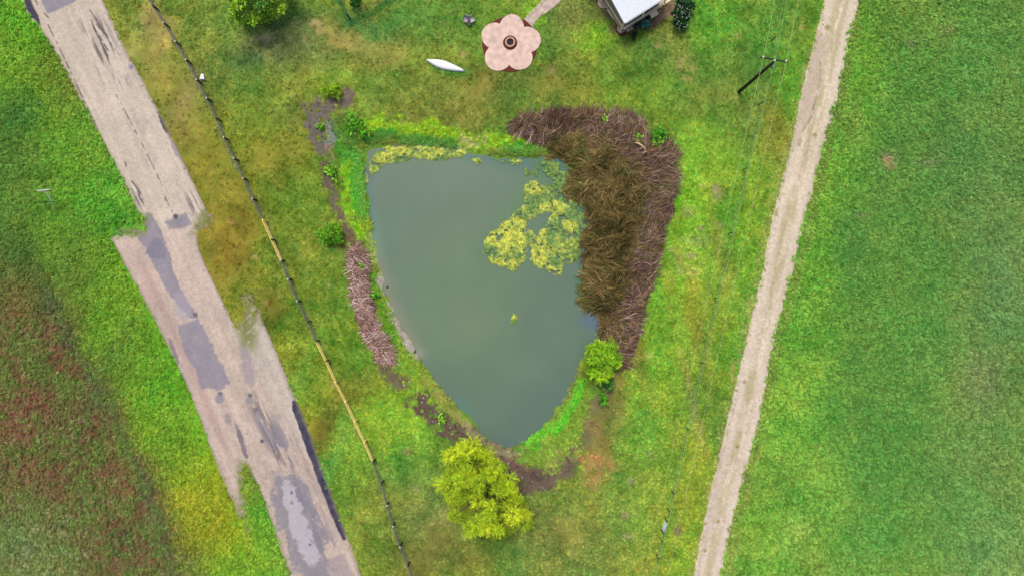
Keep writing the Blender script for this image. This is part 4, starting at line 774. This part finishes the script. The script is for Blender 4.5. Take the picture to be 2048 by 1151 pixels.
cable([(1581.5,-140),(1527.4,113.7),(1288,1151),(1262,1264)], 9.58, 'leftmost overhead power line, left insulator of the pole', .019)
cable([(1604.5,-140),(1550,120.5),(1312,1151),(1286,1264)], 9.9, 'middle overhead power line over the wire fence, from the top of the pole', .013)
cable([(1627,-140),(1573,121.5),(1335,1151),(1309,1264)], 9.58, 'rightmost overhead power line, right insulator of the pole', .019)
cable([(1592,-140),(1544,136),(1306,1151),(1282,1264)], 7.6, 'lowest thin cable strung on the pole below the crossarm', .010)

# ------------------------------------------------------------------ leaning street sign on the verge
b0 = P(113, 423, 0); sg = empty('street_sign', b0, 'leaning thin white signpost with a flat plate in the left verge weeds', 'sign')
tp = P(92, 383, 2.6)-b0; MB().tube([(0, 0, -.1), tp*.5+Vector((.12, -.12, 0)), tp], .055, 6).obj('post', M_slat, sg, True)
a, b = P(75, 382, 2.7)-b0, P(101, 379, 2.6)-b0; MB().bar(a, b, .10, .26).obj('sign_plate', M_slat, sg)
a, b = P(80, 405, 1.35)-b0, P(109, 403, 1.3)-b0; MB().bar(a, b, .05, .22).obj('sign_plate', M_greenpost, sg)

# ------------------------------------------------------------------ flower shaped patio, path and fire pit
pc = P(1020.3, 87, 0); pat = empty('patio', pc, 'pink concrete patio shaped like a five petalled flower round a fire pit', 'patio')
def circ(cx, cy, r, n=40, jit=0, seed=0):
    q = random.Random(seed); return [(cx+r*math.cos(t*math.tau/n)*(1+q.uniform(-jit, jit)), cy+r*math.sin(t*math.tau/n)*(1+q.uniform(-jit, jit))) for t in range(n)]
def L2(px, py): v = P(px, py, .06)-pc; return v.x, v.y
x_, y_ = L2(1020, 88); MB().prism(circ(x_, y_, 55.5*S, 60, .012, 3), -.05, .066).obj('mulch_bed', M_mulchp, pat)
PET = [(1023.5, 56, 24.5, 27), (1054, 80, 27.5, 26), (1039, 115, 26, 25), (996, 115.5, 26.5, 26.5), (989, 72, 26, 26)]
for k, (x, y, rx, ry) in enumerate(PET):
    pts = []; ax = math.atan2(-(y-87), x-1020.3)
    for t in np.linspace(0, math.tau, 40)[:-1]:
        u, v = rx*math.cos(t), ry*math.sin(t); 
        X = x+u; Y = y-v; r2 = math.hypot(X-1020.3, Y-87)
        pts.append(L2(X, Y))
    pts = [(a*(1+.006*math.sin(9*i)), b*(1+.006*math.cos(7*i))) for i, (a, b) in enumerate(pts)]
    MB().prism(pts, .0, .085+.003*k).obj('petal', M_pink, pat)
x_, y_ = L2(1021, 88); MB().prism(circ(x_, y_, 35*S, 40), .0, .104).obj('centre_slab', M_pink, pat)
fp = empty('fire_pit', P(1020.3, 86.5, 0), 'round tan stone fire pit in the middle of the flower patio', 'fire pit')
MB().lathe([(.0, .10), (.76, .10), (.76, .125), (.0, .13)], n=32).obj('mulch_ring', M_mulchp, fp)
for k in range(14):
    t = k*math.tau/14; MB().box((.45*math.cos(t), .45*math.sin(t), .25), (.20, .18, .25+.02*(k % 3)), t+math.pi/2).obj('stone', M_stone, fp)
MB().lathe([(.0, .14), (.36, .14), (.36, .24), (.30, .20), (.2, .24), (.08, .22), (0, .26)], n=16, wob=.05).obj('ash_bed', M_char, fp)
def path_col(x, y): c = np.empty((len(x), 3)); c[:] = (212, 190, 176); return c+(fbm(x, y, 6, 701, 3)-.5)[:, None]*70+(fbm(x, y, 25, 703, 3)-.5)[:, None]*30
sheet('path', [(1049,38),(1056,30),(1066,20),(1085,0),(1110,-40),(1150,-40),(1120,3),(1098,22),(1080,33),(1070,44),(1066,56),(1058,52)], 1.2, .035+.0, path_col, M_track, rag=1.8)

# ------------------------------------------------------------------ kayak
ka, kb = P(852, 119, .3), P(929, 141.5, .3); kc = (ka+kb)/2; ky = empty('kayak', Vector((kc.x, kc.y, 0)), 'white kayak lying bottom up on the lawn left of the flower patio', 'kayak'); ky.rotation_euler.z = math.atan2(kb.y-ka.y, kb.x-ka.x)
LK = (kb-ka).length; V = []; n, m = 29, 11
for i in range(n):
    t = i/(n-1); w_ = .43*math.sin(math.pi*t)**.85*(1+.1*math.sin(2*math.pi*t))+.012; h_ = .16+.2*math.sin(math.pi*t)**.6
    for j in range(m): a = math.pi*j/(m-1); rd = abs(math.sin(a))**.75; V.append(((t-.5)*LK, -w_*math.cos(a), .06+.02*math.cos(a)**2+h_*rd+.03*math.exp(-((a-math.pi/2)/.12)**2)))
F = [(i*m+j, (i+1)*m+j, (i+1)*m+j+1, i*m+j+1) for i in range(n-1) for j in range(m-1)]+[(i*m, i*m+m-1, (i+1)*m+m-1, (i+1)*m) for i in range(n-1)]
mk('hull', V, F, M_hull, parent=ky, smooth=True)
for s in (-1, 1):
    MB().tube([((i/20-.5)*LK, s*(.43*math.sin(math.pi*i/20)**.85*(1+.1*math.sin(2*math.pi*i/20))+.02), .07) for i in range(21)], .02, 5).obj('gunwale', M_slat, ky, True)
cd = empty('cord', PG(887, 138), 'thin pale cord lying on the grass below the kayak', 'cord'); MB().tube([(0, 0, .05), (.02, -.3, .08), (-.02, -.75, .06)], .018, 5).obj('strand', M_slat, cd)

# two garden chairs seen from above
def chair(px, py, rz, mat, label):
    r = empty('garden_chair', PG(px, py), label, 'chair', 'garden chairs on the lawn'); r.rotation_euler.z = rz
    for x in (-.24, .24):
        for y in (-.24, .24): MB().tube([(x, y, 0), (x, y, .42 if y > 0 else .95)], .02, 6).obj('leg', M_frame, r, True)
    for k in range(4): MB().box((0, .19-.12*k, .44), (.48, .10, .03)).obj('seat_slat', mat, r)
    for k in range(4): MB().box((-.18+.12*k, -.27-.02, .70), (.09, .03, .48)).obj('back_slat', mat, r)
    for x in (-.27, .27): MB().box((x, 0, .64), (.05, .52, .03)).obj('armrest', M_frame, r)
chair(932.5, 43, -.35+math.pi, M_cushion, 'garden chair with lavender seat, left one of two on the lawn'); chair(944.5, 43, .5+math.pi, M_slat, 'garden chair with white slats, right one of two on the lawn')
tb = empty('side_table', PG(938.5, 47), 'small dark table between the two garden chairs', 'table'); MB().box((0, 0, .42), (.36, .7, .03), .2).obj('table_top', M_frame, tb)
for x in (-.13, .13):
    for y in (-.28, .28): MB().tube([(x, y, 0), (x, y, .41)], .018, 5).obj('leg', M_frame, tb)

# white box by the fence
wb = empty('utility_box', PG(408, 156), 'small white box standing in the grass beside the black board fence', 'box'); MB().prism([(-.26, -.22), (.2, -.24), (.12, .28), (-.1, .24)], 0, .42).obj('box_body', M_white, wb); MB().prism([(-.28, -.24), (.22, -.26), (.14, .30), (-.12, .26)], .42, .46).obj('lid', M_white, wb)
# bird, log, stones
bd = empty('bird', P(830, 702, WZ), 'small dark bird standing in the pale shallow water of the left shore', 'bird'); bd.rotation_euler.z = 1.05; bm = []
MB().lathe([(0, -.18), (.05, -.14), (.085, -.04), (.08, .06), (.045, .13), (.03, .17), (.0, .2)], n=8).obj('body', M_bird, bd, True).matrix_local = Matrix.Translation((0, 0, .24)) @ Matrix.Rotation(math.radians(72), 4, 'Y')
MB().tube([(.14, 0, .28), (.2, 0, .36), (.25, 0, .40), (.27, 0, .40), (.36, 0, .38)], [.035, .03, .035, .03, .006], 6).obj('head', M_bird, bd, True)
for s in (-.04, .04): MB().tube([(0, s, -.03), (0, s, .2)], .01, 4).obj('leg', M_bird, bd)
lg = empty('log', PG(1280, 297), 'bleached forked log lying on the stalk heap at its inner corner', 'log'); MB().tube([(-.65, .45, .75), (-.35, .38, .85), (.0, .15, .9), (.3, -.12, .85), (.48, -.35, .7)], [.05, .10, .09, .08, .06], 8).obj('stem', M_log, lg, True)
MB().tube([(.45, -.4, .75), (.25, -.55, .8), (.05, -.7, .7)], [.07, .08, .05], 7).obj('branch', M_log, lg, True); MB().tube([(-.2, -.25, .75), (.05, -.1, .82)], [.03, .05], 6).obj('branch', M_log, lg, True)
rs = random.Random(9)
def stone(px, py, s, label, group, m=None):
    V = []; n = 8
    for i, (rr_, zz) in enumerate(((.6, 0), (1, .25), (.8, .6), (.3, .8))): V += [(s*rr_*math.cos(j*math.tau/n)*rs.uniform(.8, 1.15), s*rr_*math.sin(j*math.tau/n)*rs.uniform(.7, 1.1), s*zz*.9) for j in range(n)]
    F = [(i*n+j, i*n+(j+1) % n, (i+1)*n+(j+1) % n, (i+1)*n+j) for i in range(3) for j in range(n)]+[tuple(range(3*n, 4*n))]
    o = mk('stone', V, F, m or M_rock, loc=PG(px, py)); tag(o, label, 'stone', group)
for x, y, s in ((819,763,.10),(808,770,.09),(847,795,.11),(844,804,.10),(855,790,.07),(900,854,.08),(866,842,.06)): stone(x, y, s, 'small pale stone lying on the soil of the lower left bank', 'pale stones on the lower left bank')
for x, y, s in ((1017,926,.10),(1044,954,.09),(1018,903,.08),(1064,962,.07),(1024,918,.06),(1075,948,.06),(1052,938,.05)): stone(x, y, s, 'small pale stone lying on the dark soil under the foot of the pond', 'pale stones at the foot of the pond')
stone(775, 574, .15, 'small dark stone at the pale muddy edge of the left shore', None, M_frame); stone(84, 207, .18, 'pale grey stone in the green weeds of the upper left verge', None)
stone(653, 346, .3, 'black charred stump beside the lime green plant, upper left shore', None, M_dark)

# ------------------------------------------------------------------ green wire garden fence on top
gf = empty('garden_fence', P(697, 36, 0), 'green wire garden fence corner at the top edge of the lawn', 'fence'); O = gf.location; GH = 1.4
c0, c1, c2 = P(693, 27, GH)-O, P(660, -38, GH)-O, P(800, -18, GH)-O; cb_ = Vector((c0.x, c0.y, 0))
MB().bar(cb_-Vector((0, 0, .1)), c0, .10, .10, up=(1, 0, 0)).obj('post', M_frame, gf)
for q in (c1, c2):
    for t in (.35, .7, 1.0): e = c0.lerp(q, t); MB().bar(Vector((e.x, e.y, 0)), e, .05, .05, up=(1, 0, 0)).obj('post', M_greenpost, gf)
    for zz in (0, -.3, -.6, -.9, -1.2): MB().tube([c0+Vector((0, 0, zz)), q+Vector((0, 0, zz))], .014 if zz == 0 else .008, 4).obj('wire', M_fencewire, gf)

# ------------------------------------------------------------------ white roofed building with porch
hb = P(1247, 58, 0); hs_ = empty('house', Vector((P(1247, 58, 1.1).x, P(1247, 58, 1.1).y, 0)), 'building with white ribbed metal roof and timber porch at the top edge', 'house'); O = hs_.location
e1 = (P(1337, 1.5, 1.1)-P(1247, 58, 1.1)).normalized(); e2 = Vector((-e1.y, e1.x, 0))       # along the eave, and back from it
def HL(u, v, z): q = e1*u+e2*v; return Vector((q.x, q.y, z))
def corner(px, py, z): q = P(px, py, z)-O; return q.dot(e1), q.dot(e2)
ZR = 3.3; u0, v0 = corner(1248.5, 47, ZR); UL = 5.6; VL = 9.0
M = Matrix(((e1.x, e2.x, 0), (e1.y, e2.y, 0), (0, 0, 1)))
def hbox(name, ua, ub, va, vb, za, zb, mat, par=None): return MB().box(HL((ua+ub)/2, (va+vb)/2, (za+zb)/2), (ub-ua, vb-va, zb-za), M=M).obj(name, mat, par or hs_)
hbox('deck', .05, 5.75, .05, 11, 0.0, .30, M_deck)
for k in range(26): hbox('deck_board', .08+.0, 5.7, .08+k*.16, .08+k*.16+.145, .30, .33, M_deck)
wl = hbox('wall', u0+.55, u0+UL-.4, v0+.55, v0+VL, .33, ZR-.25, M_wall)
hbox('door', u0+2.9, u0+3.9, v0+.50, v0+.55, .33, 2.4, M_dark); hbox('window', u0+1.1, u0+2.3, v0+.50, v0+.55, 1.2, 2.3, M_dark)
rf = MB(); rise = .9; A, B_ = HL(u0, v0, ZR), HL(u0+UL, v0, ZR); C_, D_ = HL(u0+UL, v0+VL/2, ZR+rise), HL(u0, v0+VL/2, ZR+rise); E_, F_ = HL(u0+UL, v0+VL, ZR), HL(u0, v0+VL, ZR); th = Vector((0, 0, -.06))
rf.add([A, B_, C_, D_, E_, F_, A+th, B_+th, C_+th, D_+th, E_+th, F_+th], [(0, 1, 2, 3), (3, 2, 4, 5), (7, 6, 9, 8), (8, 9, 11, 10), (0, 6, 7, 1), (1, 7, 8, 2), (2, 8, 10, 4), (4, 10, 11, 5), (5, 11, 9, 3), (3, 9, 6, 0)]); ro = rf.obj('roof', M_roof, hs_)
k = 0
while .1+k*.23 < UL:
    u = u0+.08+k*.23; MB().bar(HL(u, v0+.02, ZR+.022), HL(u, v0+VL/2, ZR+rise+.022), .05, .045).obj('rib', M_roof, ro); k += 1
for (ua, va, ub, vb) in ((0, 0, 6.0, 0), (0, 0, 0, 8)):
    pa, pb = HL(ua, va, 1.13), HL(ub, vb, 1.13); MB().bar(pa, pb, .17, .05).obj('hand_rail', M_beam, hs_); pa.z = pb.z = .5; MB().bar(pa, pb, .07, .05).obj('lower_rail', M_deck, hs_)
    nn = int((pb-pa).length/.35)
    for j in range(nn+1): q = pa.lerp(pb, j/nn); MB().bar(Vector((q.x, q.y, .1)), Vector((q.x, q.y, 1.1)), .05, .05, up=(1, 0, 0)).obj('baluster' if j % 5 else 'porch_post', M_deck, hs_)
for (u, v) in ((u0+.15, v0+.15), (u0+2.7, v0+.15), (u0+UL-.15, v0+.15), (u0+.15, v0+4)): MB().bar(HL(u, v, .3), HL(u, v, ZR-.06), .12, .12, up=(1, 0, 0)).obj('porch_column', M_beam, hs_)
MB().bar(HL(u0+.1, v0-.06, ZR-.04), HL(u0+UL-.05, v0-.06, ZR-.04), .09, .09).obj('gutter', M_steel, hs_)
pl = empty('planter_box', P(1224, 28, 0), 'narrow planter box with dark soil beside the left porch rail', 'planter'); an = math.atan2(P(1230,34).y-P(1218,22).y+.25, P(1230,34).x-P(1218,22).x-.15)-.25
MB().box((0, 0, .2), (1.2, .5, .4), an).obj('box', M_beam, pl); MB().box((0.02, .0, .405), (1.08, .38, .02), an).obj('soil', M_dark, pl)
for x, y, r, lb in ((1242, 58.5, .44, 'round pink concrete pad at the corner of the porch'), (1207, 6, .62, 'larger round pink concrete pad left of the porch rail')):
    o = empty('stepping_pad', PG(x, y), lb, 'paving'); MB().prism(circ(0, 0, r, 28, .015, 2), -.1, .10).obj('slab', M_pink, o)
mu_ = empty('mulch_bed', PG(1246, 63), 'crescent of dark red mulch round the pink pad at the porch corner', 'mulch'); MB().prism(circ(-.1, .05, .56, 24, .06, 4), -.1, .05).obj('mulch', M_mulchp, mu_)
for x, y, a, lb in ((1256, 61, .5, 'pale square paving stone by the porch corner, nearer the mulch'), (1263, 57.5, .5, 'pale square paving stone by the porch corner, farther along the rail')):
    o = empty('paving_stone', PG(x, y), lb, 'paving'); MB().box((0, 0, .05), (.36, .30, .1), a).obj('slab', M_pink, o)
tb = empty('garden_table', PG(1305, 33), 'tan wooden table outside the right porch rail', 'table'); an = math.atan2(e1.y, e1.x); MB().box((0, 0, .7), (.85, .6, .05), an).obj('table_top', M_beam, tb)
for x in (-.35, .35):
    for y in (-.22, .22): q = Matrix.Rotation(an, 3, 'Z') @ Vector((x, y, .34)); MB().box(q, (.06, .06, .68), an).obj('leg', M_deck, tb)
tt = empty('plant_pot', PG(1265, 44), 'round pale rimmed pot beside the blue green plant', 'pot'); MB().lathe([(.12, 0), (.19, .3), (.21, .34), (.17, .34), (.15, .28), (0, .27)], n=18).obj('pot', M_wire, tt, True); MB().lathe([(0, .29), (.14, .285), (0, .30)], n=10).obj('soil', M_dark, tt)
dk = empty('plant_pot', PG(1293, 37), 'dark round pot against the porch rail beside the tan table', 'pot'); MB().lathe([(.16, 0), (.24, .38), (.2, .38), (.17, .3), (0, .3)], n=16).obj('pot', M_dark, dk, True)
print('tris', sum(len(o.data.loops)-2*len(o.data.polygons) for o in COL.objects if o.type == 'MESH'), 'objects', len(COL.objects))
